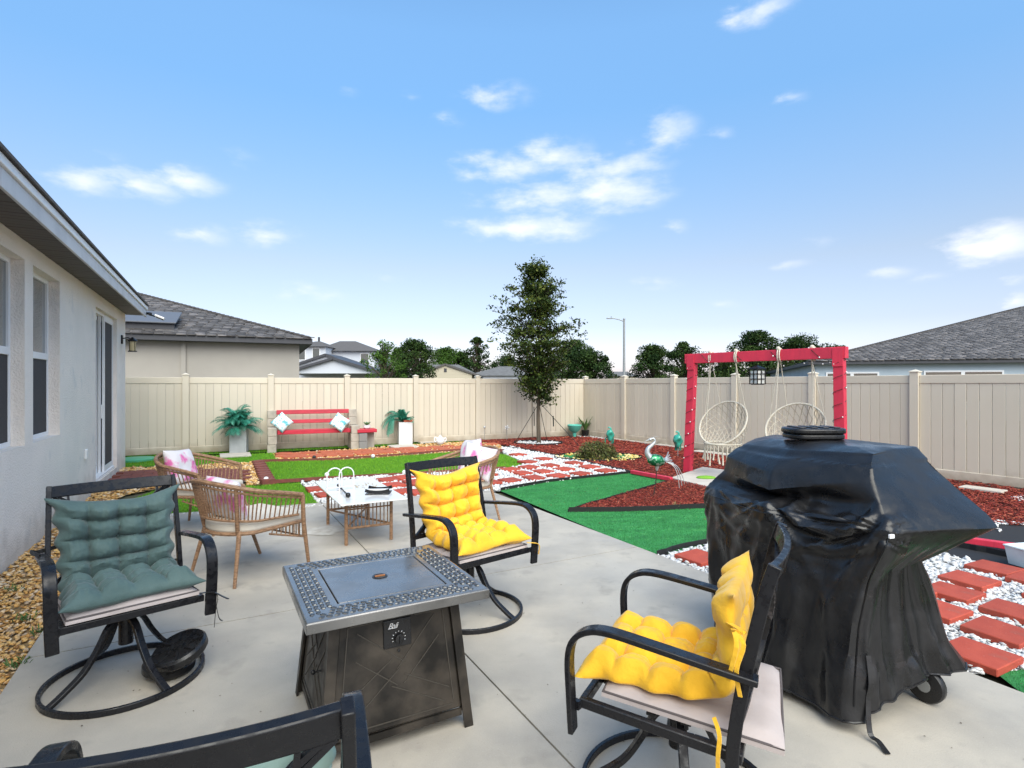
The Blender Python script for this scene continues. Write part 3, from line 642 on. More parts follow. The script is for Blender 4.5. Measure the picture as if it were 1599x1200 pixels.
for wi, (a, b, z0, z1) in enumerate(ops[:3]):
    yf = .10; fr = MB(); fw = .045
    fr.box2((a, yf, z0), (a + fw, yf + .05, z1)); fr.box2((b - fw, yf, z0), (b, yf + .05, z1))
    fr.box2((a + fw, yf, z0), (b - fw, yf + .05, z0 + fw)); fr.box2((a + fw, yf, z1 - fw), (b - fw, yf + .05, z1))
    zm = 1.85; fr.box2((a + fw, yf - .006, zm - .035), (b - fw, yf + .05, zm + .035))
    w = fr.build('window', M['white'], house, bevel=.003, seg=1)
    MB().box2((a + fw, yf + .022, zm + .035), (b - fw, yf + .028, z1 - fw)).build('pane', M['glass'], w)
    MB().box2((a + fw, yf + .034, z0 + fw), (b - fw, yf + .04, zm - .035)).build('pane', M['glass'], w)
    MB().box2((a + fw, yf + .010, z0 + fw), (b - fw, yf + .013, zm - .035)).build('screen', M['screen'], w)
a, b, z0, z1 = ops[3]; yf = .06; fr = MB()
fr.box2((a, yf, z0), (a + .05, yf + .1, z1)); fr.box2((b - .05, yf, z0), (b, yf + .1, z1)); fr.box2((a + .05, yf, z1 - .05), (b - .05, yf + .1, z1)); fr.box2((a + .05, yf - .03, z0), (b - .05, yf + .1, z0 + .04))
door = fr.build('sliding_door', M['white'], house, bevel=.003, seg=1)
xm = (a + b) / 2
def leaf(x0, x1, y, m, fm, nm):
    q = MB(); t = .06
    q.box2((x0, y, z0 + .04), (x0 + t, y + .03, z1 - .05)); q.box2((x1 - t, y, z0 + .04), (x1, y + .03, z1 - .05)); q.box2((x0 + t, y, z0 + .04), (x1 - t, y + .03, z0 + .13)); q.box2((x0 + t, y, z1 - .12), (x1 - t, y + .03, z1 - .05))
    f = q.build('door_panel', fm, house); MB().box2((x0 + t, y + .012, z0 + .13), (x1 - t, y + .018, z1 - .12)).build(nm, m, f); return f
leaf(a + .05, xm + .03, yf + .065, M['glass'], M['white'], 'pane')
d2 = leaf(xm - .03, b - .05, yf + .028, M['glass'], M['white'], 'pane')
d3 = leaf(xm + .05, b - .05, yf - .012, M['screen'], M['white'], 'screen')
MB().box2((xm - .015, yf + .0, 1.0), (xm + .01, yf + .026, 1.22)).build('handle', M['white'], d2, bevel=.004)
ol = MB().box2((3.18, -.03, .55), (3.27, 0, .68)).build('outlet_cover', M['white'], house, bevel=.01)
# soffit boards, fascia, gutter and roof
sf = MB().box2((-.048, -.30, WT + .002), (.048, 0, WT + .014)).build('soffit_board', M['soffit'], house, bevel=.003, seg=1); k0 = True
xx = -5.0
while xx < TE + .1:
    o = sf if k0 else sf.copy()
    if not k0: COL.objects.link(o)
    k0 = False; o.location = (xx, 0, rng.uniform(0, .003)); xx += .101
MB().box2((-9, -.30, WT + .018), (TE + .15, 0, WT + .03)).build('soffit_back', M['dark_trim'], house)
for (fa, fb) in ((-9, -1.2), (-1.19, 1.9), (1.91, 5.0), (5.01, TE + .15)):
    MB().box2((fa, -.325, WT - .02), (fb, -.301, WT + .115)).build('fascia', M['fascia'], house, bevel=.003, seg=1)
for (fa, fb) in ((-9, .6), (.604, 3.7), (3.704, TE + .17)):
    MB().box2((fa, -.345, WT + .118), (fb, -.30, WT + .185)).build('drip_edge', M['white'], house, bevel=.004, seg=1)
roof = MB(); pz = .36
roof.add([(-9, -.37, WT + .19), (TE + .17, -.37, WT + .19), (TE + .17, 4, WT + .19 + 4.37 * pz), (-9, 4, WT + .19 + 4.37 * pz),
          (-9, -.37, WT + .215), (TE + .17, -.37, WT + .215), (TE + .17, 4, WT + .215 + 4.37 * pz), (-9, 4, WT + .215 + 4.37 * pz)],
         [(3, 2, 1, 0), (4, 5, 6, 7), (0, 1, 5, 4), (1, 2, 6, 5), (2, 3, 7, 6), (3, 0, 4, 7)])
roof.build('roof', M['shingle_flat'], house)
MB().add([(TE - .02, 0, WT), (TE - .02, 4, WT), (TE - .02, 4, WT + .19 + 4.3 * pz), (TE - .0, 0, WT), (TE - .0, 4, WT), (TE, 4, WT + .19 + 4.3 * pz), (TE - .02, 0, WT + .19), (TE, 0, WT + .19)],
         [(0, 1, 2, 6), (3, 7, 5, 4)]).build('gable_end', M['stucco'], house)
def hloc(x, y, z): return P0 + HD * x + Vector((-HD.y, HD.x, 0)) * y + Vector((0, 0, z))
ln_ = empty('wall_lantern', hloc(6.30, 0, 2.30), ha, 'small black wall lantern beside the sliding glass door', 'wall lamp')
MB().box((0, -.012, .06), (.10, .024, .16)).build('wall_plate', M['black_metal'], ln_, bevel=.005)
MB().tube([(0, -.02, .08), (0, -.10, .10), (0, -.17, .06)], .011).build('arm', M['black_metal'], ln_, smooth=True)
lb = MB().lathe([(.075, .03), (.08, .045), (.03, .09), (.012, .11)], 12, (0, -.17, 0)).lathe([(.07, -.16), (.075, -.15), (.07, -.14)], 12, (0, -.17, 0))
for k in range(4): lb.box((.062 * math.cos(k * 1.57 + .78), -.17 + .062 * math.sin(k * 1.57 + .78), -.05), (.008, .008, .18))
lb.build('lamp_cage', M['black_metal'], ln_)
MB().lathe([(.052, -.138), (.058, .028)], 12, (0, -.17, 0)).build('lamp_glass', mat('amber_glass', (.45, .38, .22), .2), ln_, smooth=True)
fl = empty('flood_light', hloc(TE + .12, -.34, WT + .03), ha, 'white and black flood light under the eave corner', 'flood light')
MB().lathe([(.05, 0), (.05, .04), (.02, .05)], 12, (0, -.03, 0)).build('mount', M['black_plastic'], fl, smooth=True)
MB().tube([(0, -.03, 0), (.05, -.12, -.02)], .014).build('arm', M['black_plastic'], fl, smooth=True)
MB().box((.07, -.20, -.03), (.17, .17, .04), Matrix.Rotation(R(22), 3, 'X')).build('lamp_head', M['white'], fl, bevel=.01)
MB().box((.07, -.20, -.058), (.13, .13, .014), Matrix.Rotation(R(22), 3, 'X')).build('lamp_face', M['black_plastic'], fl)

# ================================================================== OTHER HOUSES
def hip_house(name, O, X, Lx, Wy, ez, bz, pitch, label, wall, ov=.35, rows=True, course=.12, tabw=.26, slopes=('front',), fasc='dark_trim'):
    e = empty(name, (O[0], O[1], bz), math.atan2(X[1], X[0]), label, 'house'); h = ez - bz
    MB().box2((0, 0, 0), (Lx, Wy, h)).build('wall', wall, e)
    run = Wy / 2 + ov; rz_ = h + .16; A = [(-ov, -ov), (Lx + ov, -ov), (Lx + ov, Wy + ov), (-ov, Wy + ov)]
    r1 = (-ov + run, Wy / 2, rz_ + run * pitch); r2 = (Lx + ov - run, Wy / 2, rz_ + run * pitch)
    vs = [(p[0], p[1], rz_) for p in A] + [r1, r2]
    roof = MB().add(vs, [(0, 1, 5, 4), (1, 2, 5), (2, 3, 4, 5), (3, 0, 4), (3, 2, 1, 0)]).build('roof', M['shingle_flat'], e)
    fs = MB()
    for i in range(4):
        a, b = A[i], A[(i + 1) % 4]; fs.beam((a[0], a[1], h + .07), (b[0], b[1], h + .07), .03, .17)
    fs.build('fascia', M[fasc], e); MB().box2((-ov + .02, -ov + .02, h - .01), (Lx + ov - .02, Wy + ov - .02, h + .005)).build('soffit', M['dark_trim'], e)
    if rows:
        pos = []; th = math.atan(pitch); k = 0; s = 0
        while s * math.cos(th) < run - .05:
            hr = s * math.cos(th); xa, xb = -ov + hr, Lx + ov - hr; n = max(1, int((xb - xa) / tabw)); off = (k % 2) * tabw / 2
            for j in range(n):
                pos.append((xa + off * .6 + (j + .5) * (xb - xa) / n + rng.normal(0, .02), -ov + hr, rz_ + hr * pitch + .012)); 
            k += 1; s += course
        pos = np.array(pos); n = len(pos); c_, s_ = math.cos(th + .035), math.sin(th + .035)
        rot = np.tile(np.array([[1, 0, 0], [0, c_, -s_], [0, s_, c_]]), (n, 1, 1))
        sc = np.stack([rng.uniform(.8, 1.03, n) * tabw, np.full(n, course * 1.25), rng.uniform(.012, .03, n)], 1)
        tag(scatter('shingles', CUBE_V, CUBE_F, pos, sc, rot, M['shingle'], roof), kind='stuff')
        # hip and ridge caps
        hc = MB()
        for (p, q) in ((vs[0], r1), (vs[1], r2), (r1, r2)):
            p, q = Vector(p), Vector(q); nn = int((q - p).length / .2)
            for i in range(nn): hc.beam(p.lerp(q, i / nn) + Vector((0, 0, .035)), p.lerp(q, (i + 1.2) / nn) + Vector((0, 0, .015)), .24, .025)
        hc.build('ridge_cap', M['shingle_flat'], roof)
    return e, roof, h
NX = Vector((.912, .410, 0)); EC = Vector((-6.35, 17.35, 0))
nh, nroof, nhh = hip_house('neighbour_house', EC - NX * 15 + Vector((-.35 * .9, .1, 0)), NX, 15, 11.5, 2.80, -.06, .335, 'tan stucco house with dark shingle roof and solar panels behind the back fence', M['stucco_tan'])
MB().box2((15 - 3.20, -.06, 0), (15 - 3.08, -.003, nhh)).build('downspout', M['stucco_tan'], nh)
def solar(x0, x1, s0, s1):
    th = math.atan(.335); c_, s_ = math.cos(th), math.sin(th)
    P = lambda x, s, up: (x, -.35 + s * c_ - up * s_, nhh + .16 + s * s_ + up * c_)
    mb = MB(); vs = [P(x, s, u) for u in (.20, .24) for (x, s) in ((x0, s0), (x1, s0), (x1, s1), (x0, s1))]
    mb.add(vs, [(3, 2, 1, 0), (4, 5, 6, 7), (0, 1, 5, 4), (1, 2, 6, 5), (2, 3, 7, 6), (3, 0, 4, 7)]).build('solar_panel', M['solar'], nh, bevel=.008, seg=1)
    MB().beam(P(x0, s0 + .1, .10), P(x1 - .05, s0 + .1, .10), .05, .18).build('panel_rail', M['dark_trim'], nh)
for k in range(5): solar(15 - 3.30 - 1.75 * (k + 1), 15 - 3.33 - 1.75 * k, .42, 1.85)
for k in range(3): solar(15 - 5.75 - 1.05 * (k + 1), 15 - 5.78 - 1.05 * k, 2.15, 3.9)
for k in range(2): MB().lathe([(.04, 0), (.04, .3)], 8, (15 - 5.6 - k * .5, 1.4, nhh + .7)).build('roof_vent', M['white'], nh)

RX = Vector((.936, -.352, 0)).normalized(); RO = Vector((14.3, 26.9, 0)) + RX * .35 + Vector((.13, .33, 0))
rh, rroof, rhh = hip_house('neighbour_house', RO, RX, 32, 27, 2.50, -.8, .27, 'pale blue stucco house with large brown shingle hip roof beyond the right fence', M['stucco_blue'], course=.13, tabw=.28)
def house_window(par, x0, x1, z0, z1, y=-.02, div=1, nm='window', glass='glass'):
    f = MB(); t = .07
    f.box2((x0, y - .03, z0), (x0 + t, y + .02, z1)); f.box2((x1 - t, y - .03, z0), (x1, y + .02, z1)); f.box2((x0 + t, y - .03, z0), (x1 - t, y + .02, z0 + t)); f.box2((x0 + t, y - .03, z1 - t), (x1 - t, y + .02, z1))
    for k in range(1, div): xm_ = x0 + (x1 - x0) * k / div; f.box2((xm_ - t, y - .026, z0 + t), (xm_ + t, y + .02, z1 - t))
    w = f.build(nm, M['white'], par)
    for k in range(div):
        a_ = x0 + (x1 - x0) * k / div + t; b_ = x0 + (x1 - x0) * (k + 1) / div - t
        MB().box2((a_, y - .01, z0 + t), (b_, y + .012, z1 - t)).build('pane', M['glass'], w)
    return w
house_window(rh, .45, 2.65, 1.5, 2.92, div=2); house_window(rh, 4.4, 7.35, 1.5, 2.96, div=2); house_window(rh, 10, 12, 1.5, 2.9, div=2)

# two-storey house far beyond the fence
D2 = 58.0; s2 = D2 / F
X2 = lambda px: (px - 800) * s2; Z2 = lambda py: HC + (600 - py) * s2
th2 = empty('two_storey_house', (X2(520), D2, 0), 0, 'white two storey house with grey roofs seen far behind the back fence', 'house')
ox, oy = X2(520), D2
def B2(x0, x1, y0, y1, z0, z1, nm, m): return MB().box2((x0 - ox, y0, z0), (x1 - ox, y1, z1)).build(nm, m, th2)
B2(X2(458), X2(509), 0, 6, -.06, Z2(542), 'wall', M['blue_grey']); B2(X2(509), X2(577), 2.2, 10, -.06, Z2(547), 'wall', M['blue_grey'])
def roof2(x0, x1, y0, y1, z0, z1, ax0, ax1):
    ym = (y0 + y1) / 2; v = [(x0 - ox, y0, z0), (x1 - ox, y0, z0), (x1 - ox, y1, z0), (x0 - ox, y1, z0), (ax0 - ox, ym, z1), (ax1 - ox, ym, z1)]
    MB().add(v, [(0, 1, 5, 4), (1, 2, 5), (2, 3, 4, 5), (3, 0, 4), (3, 2, 1, 0)]).build('roof', M['shingle_flat'], th2)
roof2(X2(450), X2(512), -.4, 6.4, Z2(541.8), Z2(530), X2(478), X2(486)); roof2(X2(478), X2(581), 1.7, 10.5, Z2(546.8), Z2(526), X2(503), X2(530))
MB().tube([(X2(483) - ox, 3, Z2(535)), (X2(483) - ox, 3, Z2(523))], .12).build('vent_pipe', M['dark_trim'], th2)
for (a, b, c, d, y) in ((465, 478, 543.5, 563, 0), (488, 500.5, 543.5, 563, 0), (554, 568.5, 550, 567, 2.2)):
    w = house_window(th2, X2(a) - ox, X2(b) - ox, Z2(d), Z2(c), y=y - .02)
def gable(x0, x1, ax, zb, za, y0, y1, m=M['blue_grey']):
    MB().add([(x0 - ox, y0, zb), (x1 - ox, y0, zb), (ax - ox, y0, za), (x0 - ox, y1, zb), (x1 - ox, y1, zb), (ax - ox, y1, za)], [(0, 1, 2), (5, 4, 3), (0, 3, 4, 1)]).build('gable_wall', m, th2)
    q = MB(); zo = .12
    q.beam((x0 - ox - .3, (y0 + y1) / 2, zb + zo - .1), (ax - ox, (y0 + y1) / 2, za + zo), y1 - y0 + .6, .22, up=(0, 0, 1)); q.beam((ax - ox, (y0 + y1) / 2, za + zo - .02), (x1 - ox + .3, (y0 + y1) / 2, zb + zo - .12), y1 - y0 + .6, .22)
    q.build('gable_roof', M['dark_trim'], th2)
gable(X2(458), X2(612), X2(535), Z2(586), Z2(560), -5, -.5); gable(X2(504), X2(626), X2(565), Z2(586), Z2(568), -9, -5.5)
B2(X2(460), X2(605), -4.9, -.6, -.06, Z2(586), 'wall', M['blue_grey'])

# low houses far away: the beige gable and the grey roofs
def far_house(name, x0, x1, d, zb, zt, gx0, gx1, gax, gz, label, wall):
    s_ = d / F; X_ = lambda p: (p - 800) * s_; Z_ = lambda p: HC + (600 - p) * s_
    e = empty(name, (X_((x0 + x1) / 2), d, 0), 0, label, 'house'); o_ = X_((x0 + x1) / 2)
    MB().box2((X_(x0) - o_ + 1, 0, -.06), (X_(x1) - o_ - 1, 9, Z_(zb))).build('wall', wall, e)
    v = [(X_(x0) - o_, -.5, Z_(zb)), (X_(x1) - o_, -.5, Z_(zb)), (X_(x1) - o_, 9.5, Z_(zb)), (X_(x0) - o_, 9.5, Z_(zb)), (X_(x0) - o_ + (X_(x1) - X_(x0)) * .3, 4.5, Z_(zt)), (X_(x1) - o_ - (X_(x1) - X_(x0)) * .3, 4.5, Z_(zt))]
    MB().add(v, [(0, 1, 5, 4), (1, 2, 5), (2, 3, 4, 5), (3, 0, 4), (3, 2, 1, 0)]).build('roof', mat('weathered_grey_roof', (.15, .148, .145), .9, col2=(.11, .108, .105), vs=2), e)
    if gx0:
        a, b, c = X_(gx0) - o_, X_(gx1) - o_, X_(gax) - o_; zb_, zt_ = Z_(586), Z_(gz)
        MB().add([(a, -3, zb_), (b, -3, zb_), (c, -3, zt_), (a, 2, zb_), (b, 2, zb_), (c, 2, zt_)], [(0, 1, 2), (5, 4, 3)]).build('gable_wall', wall, e)
        MB().box2((a + .4, -2.99, -.06), (b - .4, 2, zb_)).build('gable_base', wall, e)
        q = MB().beam((a - .6, -.7, zb_ - .1), (c, -.7, zt_ + .1), 5, .25); q.beam((c, -.7, zt_ + .08), (b + .6, -.7, zb_ - .12), 5, .25); q.build('gable_roof', M['shingle_flat'], e)
        MB().box2((c - .18, -3.05, zt_ - .95), (c + .18, -3.005, zt_ - .45)).build('gable_vent', M['dark_trim'], e)
    return e
far_house('far_house', 618, 752, 78, 589, 568, 661, 744, 700, 571.5, 'distant beige house with a grey gable roof showing over the fence', M['beige'])
far_house('far_house', 728, 900, 84, 587, 571, None, None, None, None, 'distant low grey roof showing over the fence behind the young tree', M['blue_grey'])
far_house('far_house', 950, 1000, 130, 588, 580, None, None, None, None, 'tiny distant roofs at the foot of the street lamp', M['beige'])

# street lamp
sl = empty('street_lamp', ((975 - 800) / F * 50, 50, 0), 0, 'tall grey street lamp with one curved arm beyond the corner of the fence', 'street lamp')
MB().tube([(0, 0, -.06), (0, 0, 7.35)], [.14, .09], 10).build('pole', M['galv'], sl, smooth=True)
MB().tube(smooth_path([(0, 0, 7.15), (-.35, 0, 7.3), (-.85, 0, 7.42), (-1.15, 0, 7.45)], 4), .045, 8).build('arm', M['galv'], sl, smooth=True)
MB().box((-1.32, 0, 7.44), (.5, .22, .09)).build('lamp_head', M['galv'], sl, bevel=.03)
MB().tube([(-1.15, 0, 7.48), (-1.15, 0, 7.62)], .04).build('sensor', M['galv'], sl)
MB().ball((0, 0, 7.36), .11).build('pole_cap', M['galv'], sl, smooth=True)

# ================================================================== TREES
LEAFQ = np.array([(-.5, 0, 0), (0, -.28, .04), (.5, 0, 0), (0, .28, .04)])
def leaves(name, P, size, m, parent, rnd=None):
    n = len(P); s = rng.uniform(.6, 1.3, n)[:, None] * size * np.ones((1, 3))
    return scatter(name, LEAFQ, np.array([(0, 1, 2, 3)]), P, s, rand_rot(n, math.pi), m, parent, rnd=rnd)
def far_tree(px, top, base, w, d, label, m='far_leaf', sparse=1.0, name='tree', n=5200, trunk=True, seed=0, leaf=.22):
    r = np.random.default_rng(seed + 11); s_ = d / F; H = HC + (600 - top) * s_; Wd = w * 1.35 * s_ / 2; x0 = (px - 800) * s_
    e = empty(name, (x0, d, -.06), 0, label, 'tree', 'trees beyond the fence')
    zb = H * .16; n = int(n * 2.1); K = 60; P = []; rn = []
    tk = MB(); tk.tube([(0, 0, 0), (.1, 0, H * .4), (0, 0, H * .8)], [H * .03, H * .02, H * .006], 7)
    for k in range(K):
        h = r.uniform(0, 1) ** .8; z = zb + (H - zb) * h * .93; rad = Wd * (math.sin(math.pi * min(.98, .16 + .80 * h)) ** .7); a = r.uniform(0, 2 * math.pi); q = rad * r.uniform(.1, .92)
        c = np.array([q * math.cos(a), q * math.sin(a), z]); cr = Wd * r.uniform(.16, .38) * (1 - .25 * h)
        if trunk: tk.tube([(0, 0, z * .6), (c[0] * .6, c[1] * .6, z * .88), tuple(c)], [H * .012, H * .008, H * .003], 5)
        m_ = int(n / K * r.uniform(.5, 1.3) * sparse); dv = r.normal(size=(m_, 3)); dv /= np.linalg.norm(dv, axis=1)[:, None]
        pp = c + dv * (cr * r.uniform(.25, 1.08, (m_, 1)) ** .6) * np.array([1, 1, .72]); P.append(pp); rn.append(np.clip(r.uniform(.1, .7) + r.normal(0, .18, m_), 0, 1))
    P = np.concatenate(P); rn = np.concatenate(rn)
    tk.build('trunk', M['bark'], e, smooth=True); leaves('crown', P, leaf, M[m], e, rn); return e
far_tree(602, 529, 585, 56, 40, 'thin light leafy tree right beside the white two storey house', 'far_leaf2', .38, seed=1, leaf=.16)
far_tree(650, 529, 585, 62, 60, 'rounded dark green tree left of the distant beige gable', seed=2, n=7000)
far_tree(628, 541, 585, 46, 64, 'lower olive green tree between the thin tree and the dark rounded one', 'far_leaf2', seed=3)
far_tree(698, 541, 580, 66, 110, 'bright mid green tree rising right behind the beige gable', 'far_leaf2', seed=4, leaf=.35, n=7000)
far_tree(724, 548, 580, 40, 112, 'small dark tree between the bright green one and the open pine', seed=5, leaf=.35)
far_tree(746, 524, 575, 36, 100, 'tall narrow open pine left of the young tree', sparse=.34, seed=6, leaf=.4)
far_tree(790, 556, 575, 62, 115, 'low dark tree half hidden behind the young tree', seed=7, leaf=.36)
far_tree(893, 530, 588, 84, 62, 'big dark tree directly behind the young tree', seed=8, n=9000)
far_tree(925, 547, 588, 60, 60, 'lower dark tree between the young tree and the street lamp', seed=9)
far_tree(1020, 537, 588, 62, 58, 'dark round tree just right of the street lamp', seed=10, n=7000)
far_tree(1068, 533, 588, 76, 60, 'dark tree just left of the red swing frame', seed=11, n=7500)
far_tree(1128, 548, 588, 56, 60, 'lower dark tree behind the left end of the swing beam', seed=14)
far_tree(1178, 517, 588, 100, 55, 'tallest dark tree behind the middle of the swing frame', seed=12, n=10000)
far_tree(1250, 528, 588, 110, 55, 'wide dark tree behind the right half of the swing frame', seed=13, n=9500)
far_tree(1318, 536, 588, 54, 52, 'open tree edge rising behind the roof of the pale blue house', sparse=.5, seed=15)

# the young oak in the mulch bed
TB = G(842, 692); TB.z = 0
oak = empty('young_oak', (TB.x, TB.y, 0), 0, 'young upright tree with dark airy crown held by straps in the red mulch', 'tree')
rr = np.random.default_rng(5); zs = lambda py: HC + (600 - py) * TB.y / F
tk = MB(); tp = smooth_path([(0, 0, -.05), (-.02, 0, .8), (.02, .03, 1.6), (0, 0, 2.6), (.06, 0, 3.6), (.02, 0, 4.5)], 5)
tk.tube(tp, [.062 - .056 * (i / (len(tp) - 1)) ** .8 for i in range(len(tp))], 9)
prof = [(1.15, .36), (1.5, .62), (2.0, .75), (2.5, 1.15), (2.95, 1.48), (3.3, 1.28), (3.7, .98), (4.1, .80), (4.45, .50), (4.72, .15)]
def wid(z): return float(np.interp(z, [p[0] for p in prof], [p[1] for p in prof]))
LP = []; LR = []
for k in range(185):
    h = (k + .5) / 185; z1 = 1.3 + 3.35 * h ** .92; z1 += .10 * math.sin(z1 * 13.0); a = k * 2.39996 + rr.normal(0, .3); w_ = wid(z1) * (rr.uniform(.3, .85) if k % 3 else rr.uniform(.8, 1.12))
    if z1 > 3.4 and math.cos(a) < 0: w_ *= 1.12
    z0_ = max(1.0, z1 - w_ * rr.uniform(.3, .9)); t0 = Vector((0, 0, z0_)); t2 = Vector((w_ * math.cos(a) * .88 - .10 * min(1, max(0, z1 - 1.6)), w_ * math.sin(a), z1)); t1 = t0.lerp(t2, .5) + Vector((0, 0, -.05))
    pth = smooth_path([t0, t1, t2], 4); tk.tube(pth, [.014 * (1 - .8 * i / (len(pth) - 1)) for i in range(len(pth))], 4)
    for j in range(int(rr.integers(5, 10))):
        f = rr.uniform(.35, 1.05); c = np.array(t0.lerp(t2, f)) + rr.normal(0, .07, 3); m_ = int(rr.integers(8, 28))
        LP.append(c + rr.normal(0, 1, (m_, 3)) * np.array([.075, .075, .04])); LR.append(np.clip(rr.uniform(.1, .8) + rr.normal(0, .15, m_), 0, 1))
tk.build('trunk', M['bark'], oak, smooth=True)
leaves('crown', np.concatenate(LP), .08, M['oak_leaf'], oak, np.concatenate(LR))
for (dx, dy, z1) in ((-.62, .1, 1.05), (.98, -.55, 1.08), (.25, .55, 1.05)):
    MB().tube([(0, 0, z1), (dx * .5, dy * .5, z1 * .5), (dx, dy, 0)], .008, 6).build('guy_strap', M['wire'], oak)
MB().tube([(.36, -.2, .72), (.37, -.2, .45)], .016, 6).build('strap_buckle', M['wire'], oak); MB().tube([(-.13, 0, .95), (-.12, 0, .45)], .012, 6).build('strap_end', M['wire'], oak)
# ================================================================== SOFT THINGS
def quilt(name, path, width, nw, ns, T, m, parent=None, loc=(0, 0, 0), rz=0, ear=.05, sag=.05, crease=.36, seed=0, flare=None, nu=None, nv=None):
    """tufted cushion: path is a line of (y,z) points from its upper end to its front end, width runs along x"""
    C = smooth_path([(0, p[0], p[1]) for p in path], 10); ds = [0]
    for i in range(1, len(C)): ds.append(ds[-1] + (C[i] - C[i - 1]).length)
    Lh = ds[-1]; nu = nu or 150; nv = nv or 112
    def at(s):
        s = min(max(s, 0), Lh); i = int(np.searchsorted(ds, s)); i = min(max(i, 1), len(C) - 1); t = (s - ds[i - 1]) / (ds[i] - ds[i - 1] + 1e-9)
        return C[i - 1].lerp(C[i], t), (C[i] - C[i - 1]).normalized()
    top, bot = [], []
    for i in range(nu + 1):
        u = i / nu; rt, rb = [], []
        for j in range(nv + 1):
            v = j / nv; x = 2 * v - 1
            eu = min(u, 1 - u); ev = min(v, 1 - v)
            uu = u + (sag * (1 - x * x) * (1 - u) ** 3) - (sag * .5 * (1 - x * x) * u ** 3)
            c, t = at(uu * Lh); nrm = Vector((0, -t.z, t.y))
            if nrm.z < 0 and nrm.y < 0: nrm = -nrm
            nrm = Vector((0, -t.z, t.y)); nrm = nrm if (nrm.z + nrm.y) > 0 else -nrm
            u0, v0 = u, v; u = u + .018 * mnoise.noise(Vector((u0 * 6 + seed, v0 * 4, 1.3))) * min(1, eu * 8); v = v + .022 * mnoise.noise(Vector((u0 * 7, v0 * 4, 5.1 + seed))) * min(1, ev * 8)
            bulge = (abs(math.sin(math.pi * u * ns)) ** .42) * (abs(math.sin(math.pi * v * nw)) ** .42)
            # tufts: deep points where creases cross, shallow seams between
            du = abs(math.sin(math.pi * u * ns)); dv = abs(math.sin(math.pi * v * nw)); tuft = math.exp(-((du ** 2 + dv ** 2) / .22)); u, v = u0, v0
            inner = min(1, eu * ns * 1.4) * min(1, ev * nw * 1.4)
            b = crease + (1 - crease) * bulge; b = b * inner + (1 - inner) * (.80 + .20 * bulge); b -= .42 * tuft * inner
            edge = min(1, eu / .07) ** .5 * min(1, ev / .09) ** .5
            q = Vector((u * 5 + seed * 3.1, v * 5, seed)); w = mnoise.noise(q) * .10 + mnoise.noise(q * 3.2) * .05
            w += .055 * (1 - 2 * abs(mnoise.noise(Vector((u * 16 + seed, v * 7, 2.2))))) + .05 * (1 - 2 * abs(mnoise.noise(Vector((u * 8 + seed, v * 19, 8.2))))) + .35 * (mnoise.noise(Vector((math.floor(u * ns) * 3.7 + seed, math.floor(v * nw) * 5.3, .5)))) * bulge
            wr = (1 - abs(mnoise.noise(Vector((u * 9 + seed, v * 9, 4.7)))) * 2) * .05
            th = T * edge * (b + w - wr)
            corner = (abs(x) ** 5) * (abs(2 * u - 1) ** 5)
            wx = width * (1 - .045 * (1 - abs(2 * u - 1) ** 2) + ear * corner) * (1 - .02 * math.sin(math.pi * v * 0))
            if flare: wx *= flare(u)
            nub = .012 * math.sin(u * ns * 2 * math.pi + seed) * (abs(x) ** 6)
            p = c + Vector((x * (wx / 2 + nub), 0, 0)) + Vector((0, 0, mnoise.noise(Vector((u * 2.1, v * 2.1, seed + 9))) * .02))
            rt.append(p + nrm * th * .72); rb.append(p - nrm * th * .28)
        top.append(rt); bot.append(rb)
    mb = MB(); mb.grid(top); k = len(mb.v); mb.grid([r_[::-1] for r_ in bot]); me = bpy.data.meshes.new(name)
    mb.f = [f for f in mb.f]; me.from_pydata(mb.v, [], mb.f); bm = bmesh.new(); bm.from_mesh(me)
    bmesh.ops.remove_doubles(bm, verts=bm.verts, dist=.0012); bmesh.ops.recalc_face_normals(bm, faces=bm.faces); bm.to_mesh(me); bm.free()
    o = link(name, me, m, parent, True, 75); o.location = loc; o.rotation_euler = (0, 0, rz); return o
def pillow(name, size, T, m, seed=0, n=26, pinch=.12):
    """square throw pillow standing in its local xz plane"""
    top, bot = [], []
    for i in range(n + 1):
        rt, rb = [], []
        for j in range(n + 1):
            u, v = 2 * i / n - 1, 2 * j / n - 1
            e = (max(0, 1 - u ** 4) * max(0, 1 - v ** 4)) ** .5; pu = 1 - pinch * (1 - abs(u) ** 1.5) * 0
            x = u * (1 - pinch * (1 - v * v) * abs(u) ** 3 * 0 - pinch * (1 - abs(v)) * (abs(u) ** 4) * .5 * -1 * -1); z = v * (1 - pinch * (1 - abs(u)) * (abs(v) ** 4) * .5)
            w = mnoise.noise(Vector((u * 1.8 + seed, v * 1.8, seed))) * .18 + mnoise.noise(Vector((u * 4 + seed, v * 4, seed + 3))) * .07
            t = T / 2 * e * (1 + w); rt.append((x * size[0] / 2, t, z * size[1] / 2)); rb.append((x * size[0] / 2, -t, z * size[1] / 2))
        top.append(rt); bot.append(rb)
    mb = MB().grid(top); mb.grid([r_[::-1] for r_ in bot]); me = bpy.data.meshes.new(name); me.from_pydata(mb.v, [], mb.f)
    bm = bmesh.new(); bm.from_mesh(me); bmesh.ops.remove_doubles(bm, verts=bm.verts, dist=.0008); bmesh.ops.recalc_face_normals(bm, faces=bm.faces); bm.to_mesh(me); bm.free()
    return link(name, me, m, None, True, 80)
